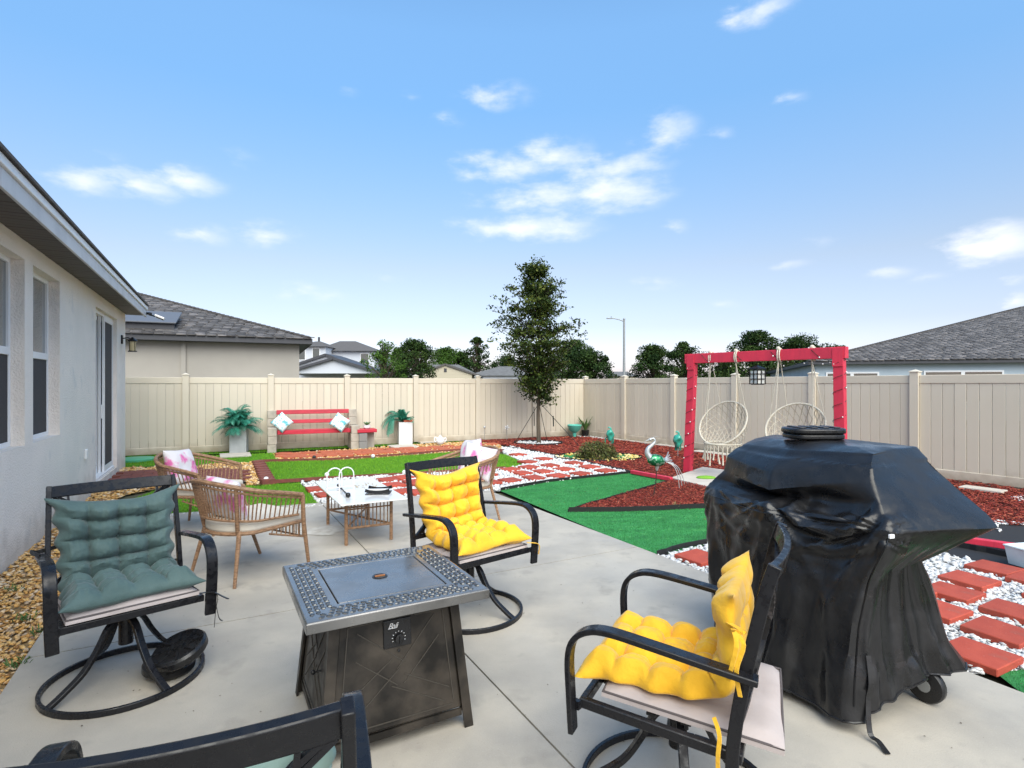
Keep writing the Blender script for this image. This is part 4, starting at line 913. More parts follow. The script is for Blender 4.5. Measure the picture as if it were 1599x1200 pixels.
def seat_pad(lx, ly, t, m, label, loc, rot, grp='thin seat pads'):
    n = 18; top, bot = [], []
    for i in range(n + 1):
        rt, rb = [], []
        for j in range(n + 1):
            u, v = 2 * i / n - 1, 2 * j / n - 1; e = (max(0, 1 - abs(u) ** 12) * max(0, 1 - abs(v) ** 12)) ** .35
            w = mnoise.noise(Vector((u * 1.6, v * 1.6, loc[0] * 3))) * .012 - .006 * (1 - u * u) * (1 - v * v)
            rt.append((u * lx / 2, v * ly / 2, t * (.35 + .65 * e) + w)); rb.append((u * lx / 2, v * ly / 2, w * .5 if e > 0 else 0))
        top.append(rt); bot.append(rb)
    mb = MB().grid(top); mb.grid([r_[::-1] for r_ in bot])
    for k in range(n):      # side walls
        for (A, idx) in ((0, 0), (n, 0)):
            a, b, c, d = top[A][k], top[A][k + 1], bot[A][k + 1], bot[A][k]; mb.add([a, b, c, d], [(0, 1, 2, 3)])
            a, b, c, d = top[k][A], top[k + 1][A], bot[k + 1][A], bot[k][A]; mb.add([a, b, c, d], [(0, 1, 2, 3)])
    me = bpy.data.meshes.new('seat_pad'); me.from_pydata(mb.v, [], mb.f); bm = bmesh.new(); bm.from_mesh(me)
    bmesh.ops.remove_doubles(bm, verts=bm.verts, dist=.0005); bmesh.ops.recalc_face_normals(bm, faces=bm.faces); bm.to_mesh(me); bm.free()
    o = link('seat_pad', me, m, None, True, 50); o.location = loc; o.rotation_euler = rot
    per = [(a * lx / 2 * .99, b * ly / 2 * .99, t * .45) for (a, b) in ((-1, -1), (1, -1), (1, 1), (-1, 1))]
    pp = []
    for k in range(4):
        p, q = Vector(per[k]), Vector(per[(k + 1) % 4])
        for i in range(8): pp.append(p.lerp(q, i / 8))
    MB().tube(pp, .0045, 6, closed=True).build('piping', mat('dark_piping', (.10, .085, .085), .8) if 'dark_piping' not in bpy.data.materials else bpy.data.materials['dark_piping'], o, smooth=True)
    return tag(o, label, 'seat pad', grp)

# ================================================================== SWIVEL CHAIRS (local +y is the front)
def make_swivel(label):
    e = empty('swivel_chair', label=label, cat='chair', group='black metal swivel chairs round the fire table'); bmt = M['black_metal']
    Rg = .355
    MB().bar(circ((0, 0, .016), Rg, 56) + [Vector((Rg, 0, .016))], .030, .018, (0, 0, 1)).build('base_ring', bmt, e, smooth=True, bevel=.003)
    for k in range(4):
        a = k * math.pi / 2 + R(20); c, s = math.cos(a), math.sin(a)
        pr = smooth_path([(.03, 0, .335), (.085, 0, .30), (.135, 0, .21), (.20, 0, .12), (.29, 0, .055), (Rg - .008, 0, .022)], 5)
        MB().bar([(p.x * c, p.x * s, p.z) for p in pr], .034, .020, (-s, c, 0)).build('leg', bmt, e, smooth=True, bevel=.003)
    MB().lathe([(.034, .19), (.034, .35), (.05, .352), (.05, .372), (.02, .374)], 16).build('hub', bmt, e, smooth=True)
    pl = MB(); pl.box((0, .06, .376), (.34, .035, .012)); pl.box((0, -.06, .376), (.34, .035, .012)); pl.box((0, 0, .366), (.16, .20, .010))
    for sx in (-1, 1):
        for sy in (-1, 1): pl.tube([(sx * .155, sy * .06, .35), (sx * .155, sy * .06, .39)], .008, 6)
    pl.build('swivel_plate', bmt, e, bevel=.002, seg=1)
    zf, zb = .425, .385
    sf_ = MB(); sf_.beam((-.285, .27, zf), (.285, .27, zf), .026, .034); sf_.beam((-.285, -.24, zb), (.285, -.24, zb), .026, .034)
    for sx in (-1, 1): sf_.beam((sx * .285, .283, zf), (sx * .285, -.253, zb), .026, .034)
    for k in (-.1, .1): sf_.beam((k, .257, zf - .01), (k, -.227, zb - .01), .02, .012)
    sf_.build('seat_frame', bmt, e, bevel=.003, seg=1)
    for sx in (-1, 1):
        # back post, curved a little
        MB().bar(smooth_path([(sx * .305, -.235, .29), (sx * .305, -.225, .40), (sx * .300, -.255, .62), (sx * .292, -.315, .90), (sx * .288, -.345, 1.0)], 4), .040, .024, (0, 1, 0)).build('back_post', bmt, e, smooth=True, bevel=.003)
        arm = smooth_path([(sx * .322, -.30, .655), (sx * .326, -.20, .668), (sx * .33, .0, .695), (sx * .33, .16, .712), (sx * .33, .235, .702), (sx * .33, .285, .665), (sx * .33, .305, .60), (sx * .328, .302, .48), (sx * .322, .296, .335)], 5)
        MB().bar(arm, .052, .020, (1, 0, 0)).build('arm', bmt, e, smooth=True, bevel=.004)
        MB().beam((sx * .30, .285, zf), (sx * .318, .29, zf), .03, .03).build('bracket', bmt, e)
    def back(x, s):      # a point on the curved back plane, s 0 at z=.50, 1 at the top rail
        return Vector((x, -.245 - .085 * s - .035 * (1 - (x / .29) ** 2) * (.4 + .6 * s), .50 + .47 * s))
    MB().bar([back(-.288 + .576 * i / 14, 1.0) for i in range(15)], .062, .024, (0, -.25, 1)).build('top_rail', bmt, e, smooth=True, bevel=.004)
    MB().bar([back(-.288 + .576 * i / 10, 0.0) for i in range(11)], .030, .018, (0, -.2, 1)).build('lower_rail', bmt, e, smooth=True, bevel=.002)
    for sx in (-1, 1):
        MB().bar([back(sx * (-.27 + .54 * i / 12), .02 + .92 * i / 12) for i in range(13)], .020, .012, (0, 1, 0)).build('lattice_bar', bmt, e, smooth=True)
        MB().bar([back(sx * (.12 + .0 + .15 * abs(math.sin(math.pi * i / 12)) ** .8 * -1 + .13), .02 + .92 * i / 12) for i in range(13)], .018, .011, (0, 1, 0)).build('lattice_bar', bmt, e, smooth=True)
    for c0, up in ((.0, 1), (1.0, -1)):
        MB().bar([back(.21 * math.cos(math.pi * i / 16), c0 * .96 + .01 + up * .46 * math.sin(math.pi * i / 16)) for i in range(17)], .018, .011, (0, 1, 0)).build('lattice_arc', bmt, e, smooth=True)
    return e
def face(fx, fy): return math.atan2(fy, fx) - math.pi / 2
CH = {'green': ((-2.03, 2.93), (.69, -.72)), 'centre': ((-.29, 3.80), (.64, -.77)), 'right': ((.625, 2.10), (-.885, .465)), 'near': ((-.668, 1.185), (-.33, .94))}
def chair_at(e, key): (x, y), (fx, fy) = CH[key]; e.location = (x, y, 0); e.rotation_euler = (0, 0, face(fx, fy)); return e
def cl(key, x, y, z):
    (cx, cy), (fx, fy) = CH[key]; f = Vector((fx, fy, 0)).normalized(); r_ = Vector((f.y, -f.x, 0)); return Vector((cx, cy, 0)) + r_ * x + f * y + Vector((0, 0, z))
c1 = chair_at(make_swivel('black swivel chair with the grey green tufted cushion, beside the gravel strip at left'), 'green')
c2 = chair_at(copy_tree(c1), 'centre'); c2['label'] = 'black swivel chair with a yellow cushion, behind the fire table and nearest the coffee table'
c3 = chair_at(copy_tree(c1), 'right'); c3['label'] = 'black swivel chair in front of the grill, pink pad slipping out behind'
c4 = chair_at(copy_tree(c1), 'near'); c4['label'] = 'black swivel chair seen from behind at the bottom left, its top rail wet'
def ties(key, pts_list, m, label, r=.006):
    mb = MB()
    for pts in pts_list: mb.bar(smooth_path([cl(key, *p) for p in pts], 4), .014, .003, (1, 0, 0))
    return mb
LPATH = [(-.285, .95), (-.262, .82), (-.235, .68), (-.20, .56), (-.13, .495), (-.02, .487), (.12, .497), (.30, .515)]
tilt = math.atan2(.04, .51)
for key, lb in (('green', 'pinkish grey pad under the grey green cushion'), ('centre', 'pinkish grey pad under the yellow cushion of the chair behind the fire table'), ('near', 'pinkish grey pad on the chair at the bottom left edge')):
    p = cl(key, 0, .02, .428); seat_pad(.55, .53, .045, M['pad'], lb, p, Matrix.Rotation(0, 3, 'X').to_euler()); o = [q for q in COL.objects if q.name.startswith('seat_pad')][-1]
    (x_, y_), (fx, fy) = CH[key]; o.rotation_euler = (tilt, 0, face(fx, fy))
def cushion(key, path, width, m, label, seed, **k):
    (x, y), (fx, fy) = CH[key]; o = quilt('tufted_cushion', path, width, m=m, loc=(x, y, 0), rz=face(fx, fy), seed=seed, **k); return tag(o, label, 'cushion', 'tufted chair cushions')
gc = cushion('green', LPATH, .545, M['green_cloth'], 'grey green tufted cushion covering back and seat of the left chair', 1, nw=4, ns=8, T=.115, ear=.11, sag=.055)
yc = cushion('centre', [(-.285, .96), (-.262, .84), (-.232, .70), (-.19, .58), (-.12, .50), (0, .49), (.14, .50), (.31, .51)], .50, M['yellow'], 'yellow tufted cushion hanging over back and seat of the chair behind the fire table', 2, nw=4, ns=8, T=.125, ear=.16, sag=.06)
rc = cushion('right', [(-.225, .885), (-.215, .80), (-.22, .70), (-.215, .62), (-.185, .545), (-.08, .505), (.05, .50), (.18, .508), (.31, .50)], .49, M['yellow'], 'yellow tufted cushion tied with strings on the chair in front of the grill', 3, nw=4, ns=7, T=.096, ear=.13, sag=.03)
nc = cushion('near', [(-.275, .93), (-.25, .82), (-.22, .66), (-.17, .55), (-.08, .50), (.08, .495), (.30, .51)], .50, M['mint'], 'pale mint tufted cushion on the chair at the bottom left edge', 4, nw=4, ns=8, T=.11, ear=.12, sag=.05)
# the slipped pad of the right chair sticks out behind its back
o = seat_pad(.54, .58, .04, M['pad'], 'pinkish grey pad slipped backwards out of the chair in front of the grill', cl('right', .015, -.065, .428), (0, 0, 0)); o.rotation_euler = (tilt * 1.1, 0, face(*CH['right'][1]) + R(3))
def tie(par, key, runs, m):
    (x, y), (fx, fy) = CH[key]
    for pts in runs: MB().bar(smooth_path([Vector(p) for p in pts], 4), .013, .003, (.3, 1, 0)).build('tie_string', m, par)
tie(rc, 'right', [[(-.30, -.17, .50), (-.325, -.19, .46), (-.325, -.185, .38), (-.32, -.19, .22)], [(-.28, .31, .46), (-.285, .33, .42), (-.28, .31, .36), (-.275, .33, .33)], [(-.28, .31, .46), (-.30, .30, .41), (-.29, .32, .35)],
                 [(-.30, -.23, .78), (-.33, -.26, .76), (-.335, -.24, .68), (-.33, -.25, .60)], [(-.30, -.23, .78), (-.335, -.24, .75), (-.33, -.215, .64)], [(-.25, -.2, .79), (-.30, -.26, .785), (-.29, -.22, .78)]], M['yellow'])
tie(gc, 'green', [[(-.27, .30, .46), (-.345, .33, .45), (-.345, .31, .35), (-.335, .32, .27)], [(-.345, .33, .45), (-.36, .36, .44), (-.38, .40, .43)], [(-.345, .31, .40), (-.355, .33, .32), (-.37, .34, .30)]], M['black_plastic'])
tie(yc, 'centre', [[(-.25, .31, .49), (-.335, .33, .47), (-.34, .325, .40)]], M['yellow'])
# knotted tie at the back arm of the green chair
MB().bar(smooth_path([cl('green', .25, -.24, .70), cl('green', .34, -.26, .68), cl('green', .37, -.20, .70), cl('green', .34, -.1, .695)], 4), .02, .006, (0, 0, 1)).build('tie_band', M['black_plastic'], None)
bpy.data.objects['tie_band'].parent = c1; bpy.data.objects['tie_band'].matrix_parent_inverse = (Matrix.Translation(c1.location) @ Matrix.Rotation(c1.rotation_euler.z, 4, 'Z')).inverted()

# black round weight plates
def weight(loc, rot, label, r=.15):
    e = empty('weight_plate', loc, 0, label, 'weight plate', 'black round weight plates'); e.rotation_euler = rot
    MB().lathe([(r * .93, 0), (r, .012), (r, .042), (r * .93, .055), (r * .80, .050), (r * .55, .050), (.035, .053)], 36).build('disc', M['black_plastic'], e, smooth=True, angle=30)
    g2 = MB()
    for k in range(8): a = k * math.pi / 4; g2.box((r * .62 * math.cos(a), r * .62 * math.sin(a), .052), (r * .5, .012, .010), rotz(a))
    g2.build('rib', M['black_plastic'], e); MB().lathe([(.034, .048), (.034, .064), (.02, .064)], 16).build('centre_boss', M['black_plastic'], e, smooth=True)
    return e
w1 = G(262, 1045, .05)
weight((w1.x - .03, w1.y + .06, .018), (0, R(4), 0), 'lower of the two black round plates lying on the ring of the left chair', .125)
weight((w1.x + .045, w1.y + .05, .105), (R(12), R(-16), .4), 'upper tilted wet black round plate resting on the other by the left chair', .135)

# ================================================================== FIRE TABLE
ft = empty('fire_table', (-.632, 2.665, 0), math.atan2(.478, .878), 'square black gas fire table with woven pattern rim and mottled brown steel panels', 'fire table')
HT, HS = .63, .392
tp = MB()
q_in = .245; z1 = HT; z0 = HT - .045
o_ = [(-HS, -HS), (HS, -HS), (HS, HS), (-HS, HS)]; i_ = [(-q_in, -q_in), (q_in, -q_in), (q_in, q_in), (-q_in, q_in)]
vs = [(x, y, z0) for x, y in o_] + [(x, y, z1 - .006) for x, y in o_] + [(x * .985, y * .985, z1) for x, y in o_] + [(x, y, z1) for x, y in i_] + [(x, y, z1 - .03) for x, y in i_]
fs = []
for k in range(4):
    a, b = k, (k + 1) % 4
    fs += [(a, b, b + 4, a + 4), (a + 4, b + 4, b + 8, a + 8), (a + 8, b + 8, b + 12, a + 12), (a + 12, b + 12, b + 16, a + 16)]
fs.append((3, 2, 1, 0)); fs.append((16, 17, 18, 19)); tp.add(vs, fs); top = tp.build('table_top', M['wet_metal'], ft, bevel=.003)
wb = MB()
for side_ in range(4):
    rot = rotz(side_ * math.pi / 2)
    for r_ in range(4):
        off = .275 + r_ * .0255; n = int(2 * off / .030)
        for k in range(n):
            x = -off + (k + .5) * 2 * off / n + (.0075 if r_ % 2 else -.0075)
            if x > off - .02: continue
            wb.ball(rot @ Vector((x, -off - .006, z1 - .001)), 1, 6, 4, (.0155, .0105, .0075), rotz(side_ * math.pi / 2 + (.45 if (k + r_) % 2 else -.45)))
tag(wb.build('woven_relief', M['hammered'], top, smooth=True), kind='stuff')
lid = MB().box((0, 0, z1 - .006), (q_in * 2 - .012, q_in * 2 - .012, .012)).build('burner_lid', M['wet_metal'], ft, bevel=.003)
MB().lathe([(.036, z1 + .0005), (.036, z1 + .003), (.027, z1 + .0032), (.026, z1 - .0)], 20).build('lid_ring', M['black_plastic'], lid, smooth=True)
MB().lathe([(.0255, z1 + .0008), (.0001, z1 + .001)], 16).build('lid_hole', M['joint'], lid)
MB().box((0, 0, z1 + .004), (.05, .012, .006)).build('lid_handle', M['orange_peel'], lid, bevel=.002)
ht, hb = .27, .325; zt, zb_ = z0, .085
for k in range(4):
    rot = rotz(k * math.pi / 2); P = lambda x, z, d=0: rot @ Vector((x, -(hb + (ht - hb) * (z - 0) / zt) - d, z))
    hw = lambda z: hb + (ht - hb) * z / zt
    a0, a1 = hw(0) + .012, hw(zt) + .012; sec = lambda a, z: [rot @ Vector(p) for p in ((-a, -a, z), (-a + .042, -a, z), (-a + .042, -a + .009, z), (-a + .009, -a + .009, z), (-a + .009, -a + .042, z), (-a, -a + .042, z))]
    MB().add(sec(a0, 0) + sec(a1, zt), [(5, 4, 3, 2, 1, 0), (6, 7, 8, 9, 10, 11)] + [(q, (q + 1) % 6, (q + 1) % 6 + 6, q + 6) for q in range(6)]).build('leg', M['panel_metal'], ft)
    m0, m1 = hw(zb_) - .028, hw(zt - .03) - .028
    vs = [P(-m0, zb_, -.004), P(m0, zb_, -.004), P(m1, zt - .03, -.004), P(-m1, zt - .03, -.004), P(-m0, zb_, -.022), P(m0, zb_, -.022), P(m1, zt - .03, -.022), P(-m1, zt - .03, -.022)]
    pn = MB().add(vs, [(0, 1, 2, 3), (7, 6, 5, 4), (4, 5, 1, 0), (5, 6, 2, 1), (6, 7, 3, 2), (7, 4, 0, 3)]).build('side_panel', M['panel_metal'], ft, bevel=.008)
    MB().beam(P(-hw(zt) + .03, zt - .014, .0), P(hw(zt) - .03, zt - .014, .0), .016, .028).build('upper_band', M['panel_metal'], ft)
    MB().beam(P(-m0, zb_ - .02, -.01), P(m0, zb_ - .02, -.01), .012, .03).build('lower_band', M['panel_metal'], ft)
    # pressed lines of the panel
    em = MB(); hh = zt - .03 - zb_
    def PP(u, w): z = zb_ + hh * w; return P(u * (hw(z) - .05), z, -.0025)
    segs = [((-.92, .06), (.92, .06)), ((.95, .10), (.93, .95)), ((-.95, .10), (-.93, .95)), ((-.9, .95), (-.35, .95)), ((.35, .95), (.9, .95)),
            ((-.75, .88), (.12, .55)), ((-.75, .64), (-.02, .36)), ((.75, .92), (-.02, .50)), ((.80, .72), (.10, .36)), ((-.12, .36), (.80, .10)), ((.12, .44), (.9, .22)), ((.02, .5), (-.80, .12)), ((-.1, .6), (-.88, .3))]
    for a, b in segs: em.beam(PP(*a), PP(*b), .004, .004, up=rot @ Vector((0, -1, 0)))
    em.build('pressed_line', M['pressed'], pn)
    if k == 0:
        cpz = zt - .118; cp = MB(); cw = .062
        cp.add([P(-cw - .0, cpz - .055, .003), P(cw, cpz - .055, .003), P(cw, cpz + .062, .003), P(-cw, cpz + .062, .003), P(-cw, cpz - .055, -.01), P(cw, cpz - .055, -.01), P(cw, cpz + .062, -.01), P(-cw, cpz + .062, -.01)],
               [(0, 1, 2, 3), (4, 5, 1, 0), (5, 6, 2, 1), (6, 7, 3, 2), (7, 4, 0, 3)])
        cpo = cp.build('control_plate', M['black_plastic'], ft, bevel=.004)
        sl_ = math.atan((ht - hb) / zt)
        RR = Matrix.Rotation(R(90) + sl_, 3, 'X')
        MB().lathe([(.019, 0), (.021, .004), (.019, .018), (.010, .02)], 20, P(.005, cpz - .018, .003), RR).build('knob', M['black_plastic'], cpo, smooth=True)
        MB().box(P(.005, cpz - .018, .026), (.007, .010, .036)).build('knob_grip', M['black_plastic'], cpo, bevel=.002)
        dm = MB()
        for t in range(9): a = R(-20 + t * 27.5); dm.beam(P(.005 + .026 * math.cos(a), cpz - .018 + .026 * math.sin(a), .0037), P(.005 + .031 * math.cos(a), cpz - .018 + .031 * math.sin(a), .0037), .0022, .0012, up=(0, -1, 0))
        dm.build('dial_marks', M['text_white'], cpo)
        fc = bpy.data.curves.new('logo', 'FONT'); fc.body = 'Bali'; fc.size = .034; fc.shear = .45; fc.extrude = .0004; fc.align_x = 'CENTER'; fc.space_character = .88
        fo = bpy.data.objects.new('logo_tmp', fc); COL.objects.link(fo); bpy.context.view_layer.update()
        me = bpy.data.meshes.new_from_object(fo.evaluated_get(bpy.context.evaluated_depsgraph_get())); bpy.data.objects.remove(fo)
        lo = link('logo', me, M['text_white'], cpo); lo.location = P(-.022, cpz + .026, .0042); lo.rotation_euler = (R(90) + sl_, 0, 0)
        MB().lathe([(.006, 0), (.006, .004), (.001, .005)], 10, P(.005, cpz - .073, -.003), RR).build('panel_screw', M['black_plastic'], pn)
    if k == 3:
        dk = MB().tube([P(.11, .30, -.004), P(.11, .30, .022)], .004, 8); dk.ball(P(.11, .30, .026), .011); dk.build('door_knob', M['black_plastic'], pn, smooth=True)
MB().box((0, 0, .09), (.56, .56, .01)).build('bottom_shelf', M['black_plastic'], ft)

# ================================================================== COVERED GRILL (local a along U, b along V)
go_ = Vector((1.63, 3.05, 0))
grill = empty('covered_grill', go_, 0, 'barbecue grill under a creased black vinyl cover with one side shelf jutting out', 'grill')
def ab(a, b, z): return U * a + V * b + Vector((0, 0, z))
# order: FR, R, BR, B, BL, L, FL, F   (R = end towards the camera, F = side towards the fire table)
LV = [
 [(-.43, -.345, .05), (-.49, .02, .17), (-.53, .36, .14), (.1, .42, .05), (.50, .40, .04), (.54, .10, .04), (.42, -.20, .04), (.12, -.40, .03)],
 [(-.425, -.33, .20), (-.465, .0, .27), (-.49, .32, .26), (.1, .38, .22), (.50, .37, .22), (.54, .09, .22), (.43, -.20, .22), (.10, -.365, .20)],
 [(-.43, -.30, .45), (-.45, -.02, .46), (-.45, .29, .47), (.1, .37, .45), (.52, .35, .45), (.56, .08, .45), (.47, -.19, .45), (.08, -.33, .45)],
 [(-.455, -.265, .66), (-.46, -.03, .68), (-.475, .12, .70), (.1, .37, .66), (.56, .34, .66), (.59, .08, .66), (.53, -.17, .66), (.07, -.31, .66)],
 [(-.50, -.24, .80), (-.55, .03, .80), (-.585, .20, .79), (.1, .39, .78), (.60, .34, .78), (.62, .08, .78), (.58, -.155, .76), (.06, -.315, .76)],
 [(-.525, -.225, .885), (-.62, .06, .885), (-.70, .345, .88), (.1, .42, .90), (.63, .35, .89), (.64, .08, .90), (.61, -.145, .86), (.05, -.335, .87)],
 [(-.50, -.205, .93), (-.59, .08, .935), (-.655, .36, .93), (.1, .43, .96), (.62, .37, .93), (.63, .10, .93), (.60, -.13, .905), (.05, -.325, .915)],
 [(-.44, -.16, 1.00), (-.50, .12, 1.02), (-.54, .38, 1.02), (.1, .44, 1.05), (.62, .40, 1.0), (.60, .12, 1.0), (.56, -.11, .96), (.06, -.175, .945)],
 [(-.39, -.115, 1.09), (-.41, .17, 1.11), (-.43, .40, 1.11), (.1, .45, 1.13), (.585, .42, 1.10), (.57, .13, 1.08), (.50, -.10, 1.02), (.06, -.265, .985)],
 [(-.355, -.06, 1.17), (-.35, .19, 1.18), (-.35, .42, 1.18), (.1, .45, 1.19), (.56, .43, 1.18), (.54, .16, 1.15), (.475, -.09, 1.11), (.07, -.225, 1.08)],
 [(-.335, -.01, 1.205), (-.32, .2, 1.215), (-.315, .43, 1.215), (.1, .44, 1.225), (.53, .43, 1.215), (.50, .2, 1.20), (.45, .02, 1.175), (.08, -.07, 1.185)],
 [(-.20, .09, 1.222), (-.18, .2, 1.225), (-.17, .33, 1.225), (.1, .35, 1.232), (.38, .33, 1.225), (.38, .2, 1.22), (.33, .12, 1.215), (.09, .07, 1.222)],
 [(.06, .19, 1.228), (.07, .2, 1.228), (.08, .21, 1.228), (.1, .22, 1.23), (.12, .21, 1.228), (.12, .2, 1.228), (.11, .19, 1.228), (.1, .18, 1.228)]]
NS = 40; NR = 9
rings = []
for lv in LV:
    pts = [Vector(p) for p in lv]; row = []
    for i in range(8):
        p0, p1, p2, p3 = pts[i - 1], pts[i], pts[(i + 1) % 8], pts[(i + 2) % 8]
        for j in range(NS):
            t = j / NS; lin = p1.lerp(p2, t)
            cr = .5 * ((2 * p1) + (p2 - p0) * t + (2 * p0 - 5 * p1 + 4 * p2 - p3) * t * t + (3 * p1 - 3 * p2 + p3 - p0) * t ** 3)
            row.append(lin.lerp(cr, .10))
    rings.append(row)
rows = []
for k in range(len(rings) - 1):
    nn = NR if k < len(rings) - 3 else 6
    for j in range(nn):
        t = j / nn; r_ = []
        for i in range(len(rings[0])):
            q0, q1, q2, q3 = rings[max(k - 1, 0)][i], rings[k][i], rings[k + 1][i], rings[min(k + 2, len(rings) - 1)][i]
            cr = .5 * ((2 * q1) + (q2 - q0) * t + (2 * q0 - 5 * q1 + 4 * q2 - q3) * t * t + (3 * q1 - 3 * q2 + q3 - q0) * t ** 3)
            r_.append(q1.lerp(q2, t).lerp(cr, .14))
        rows.append(r_)
rows.append(rings[-1])
def ridge(p): return 1 - 2 * abs(mnoise.noise(p))
nrow, ncol = len(rows), len(rows[0]); out = []
for i in range(nrow):
    r_ = []
    for j in range(ncol):
        p = rows[i][j]; a = rows[max(i - 1, 0)][j]; b = rows[min(i + 1, nrow - 1)][j]; c = rows[i][j - 1]; d = rows[i][(j + 1) % ncol]
        n = (d - c).cross(b - a)
        if n.length < 1e-9: n = Vector((0, 0, 1))
        n.normalize()
        s = j / NS; z = p.z; lo = max(0, min(1, (.86 - z) / .6)); ang = s * .9
        # hanging folds that widen and deepen downwards
        f = .030 * lo * (max(0, ridge(Vector((s * 1.9 + .35 * z, z * .45, 11)))) ** 2.5) + .018 * lo * (max(0, ridge(Vector((s * 3.6 - .5 * z, z * .6, 31)))) ** 3) + .012 * lo * abs(ridge(Vector((s * 3.3 - .5 * z, z * .8, 17)))) + .012 * lo * math.sin(s * 6.6 + 1.5 * mnoise.noise(Vector((s * .9, z * 1.6, 2))) * 3 + z * 1.6) + .012 * lo * math.sin(s * 13.7 + 3 * mnoise.noise(Vector((s * 1.3, z * 2.0, 7)))) \
            + .010 * lo * (ridge(Vector((s * 2.2 + z * 1.2, z * 1.3, 1))) ** 3)
        # slack crumples below and beside the hood on the front
        front = math.exp(-((p.y + .28) / .17) ** 2) if True else 0
        cr_ = math.exp(-((z - .72) / .22) ** 2) * front
        q = Vector((p.x * 3.0 + z * 2.2, p.y * 3, z * 4.6 - p.x * 1.8))
        f += .012 * cr_ * (ridge(q) - .45) + .006 * cr_ * (ridge(q * 2.3 + Vector((3, 1, 2))) - .4)
        fr_ = front * max(0, min(1, (1.0 - z) / .08)) * (1 if p.y < -.1 else 0)
        for (ca, cz, fq, am, sd_) in ((-.50, .90, 3.4, .030, 1), (.52, .93, 2.4, .016, 5), (.03, .94, 2.6, .020, 9)):      # folds that fan out from the points where the cover hangs
            da, dz = p.x - ca, p.z - cz; rr3 = math.hypot(da, dz); ph = math.atan2(dz, da)
            if dz > .05: continue
            rd = 1 - 2 * abs(mnoise.noise(Vector((ph * fq + .12 * mnoise.noise(p * 4), rr3 * 1.1, sd_))))
            f += am * fr_ * (max(rd, 0) ** 2.2 - .25) * min(1, rr3 / .10) * math.exp(-(rr3 / .55) ** 2)
        da, dz = p.x + .24, p.z - 1.0; rr3 = math.hypot(da * .9, dz)      # swags under the hood corner
        if dz < 0: f += .020 * fr_ * math.cos(rr3 * 2 * math.pi / .085 + 2.2 * mnoise.noise(p * 4)) * math.exp(-((rr3 - .17) / .10) ** 2)
        # the pocket right of the hood handle
        pk = math.exp(-(((p.x + .26) / .15) ** 2 + ((z - .955) / .05) ** 2)) * front; f -= .055 * pk
        # taut creases elsewhere
        tq = Vector((p.x * 1.6 - z * .8, p.y * 1.6 + z, z * 1.5)); f += .011 * (ridge(tq) - .4) * (1 - .5 * cr_) + .0025 * ridge(tq * 3.7)
        lowc = math.exp(-((z - .22) / .12) ** 2); f += .018 * lowc * (ridge(Vector((s * 1.1 - z * 3, z * 4, 5))) - .4)
        if i > nrow - 14: f *= .3
        p2 = p + n * (f if n.dot(p - Vector((.1, .1, p.z))) > 0 or z > 1.15 else -f)
        if i < 6: p2.z += .022 * mnoise.noise(Vector((s * 1.7, 0, 3))) * (1 - i / 6)
        r_.append(ab(p2.x, p2.y, max(p2.z, .006)))
    out.append(r_)
cv = MB().grid(out, closev=True)
cover = cv.build('cover', M['cover'], grill, smooth=True, angle=62)
bm = bmesh.new(); bm.from_mesh(cover.data); bmesh.ops.recalc_face_normals(bm, faces=bm.faces); bm.to_mesh(cover.data); bm.free()
MB().tube([out[0][j] for j in range(ncol)], .006, 6, closed=True).build('cover_hem', M['cover'], grill, smooth=True)
# seam, flap line and strap of the cover
def onc(i, j, off=.004): p = out[i][j % ncol]; q = p - ab(.05, .05, 0); q.z = 0; return p + q.normalized() * off
MB().tube([onc(i, 0, .003) for i in range(4, 5 * NR, 2)], .0035, 5).build('cover_seam', M['cover'], grill, smooth=True)
MB().tube([onc(46, j, .004) for j in range(246, 292, 2)], .0035, 5).build('cover_seam', M['cover'], grill, smooth=True)
MB().tube([onc(i, 288, .004) for i in range(34, 47)], .0035, 5).build('cover_seam', M['cover'], grill, smooth=True)
st = [onc(14, 2, .008), onc(10, 2, .014), onc(6, 2, .016)]; e0 = st[-1]
st += [e0 + ab(-.025, -.03, -.12), Vector((e0.x - .0, e0.y - .07, .02)), Vector((e0.x + .0, e0.y - .13, .006))]
MB().bar(smooth_path(st, 5), .022, .004, (1, 0, 0)).build('strap', M['black_plastic'], grill)
MB().box(ab(-.535, -.235, .875), (.028, .010, .018), rotz(.3)).build('hem_tag', M['white'], grill, bevel=.002)
whl = MB(); wr = Matrix.Rotation(R(90), 3, 'X'); wc = G(1449, 1098); wc = wc - go_
rotw = Matrix.Rotation(math.atan2(U.y, U.x), 3, 'Z') @ Matrix.Rotation(R(90), 3, 'Y')
wm_ = MB().lathe([(.055, -.025), (.078, -.022), (.084, -.012), (.084, .012), (.078, .022), (.055, .025)], 28, (0, 0, 0), Matrix.Rotation(math.atan2(U.y, U.x) , 3, 'Z') @ Matrix.Rotation(R(90), 3, 'X'))
wh = wm_.build('wheel', M['black_plastic'], grill, smooth=True, angle=35); wh.location = (wc.x, wc.y + .01, .085)
hubm = MB().lathe([(.03, -.028), (.03, .028), (.01, .03)], 14, (0, 0, 0), Matrix.Rotation(math.atan2(U.y, U.x), 3, 'Z') @ Matrix.Rotation(R(90), 3, 'X')).build('wheel_hub', M['galv'], wh, smooth=True)
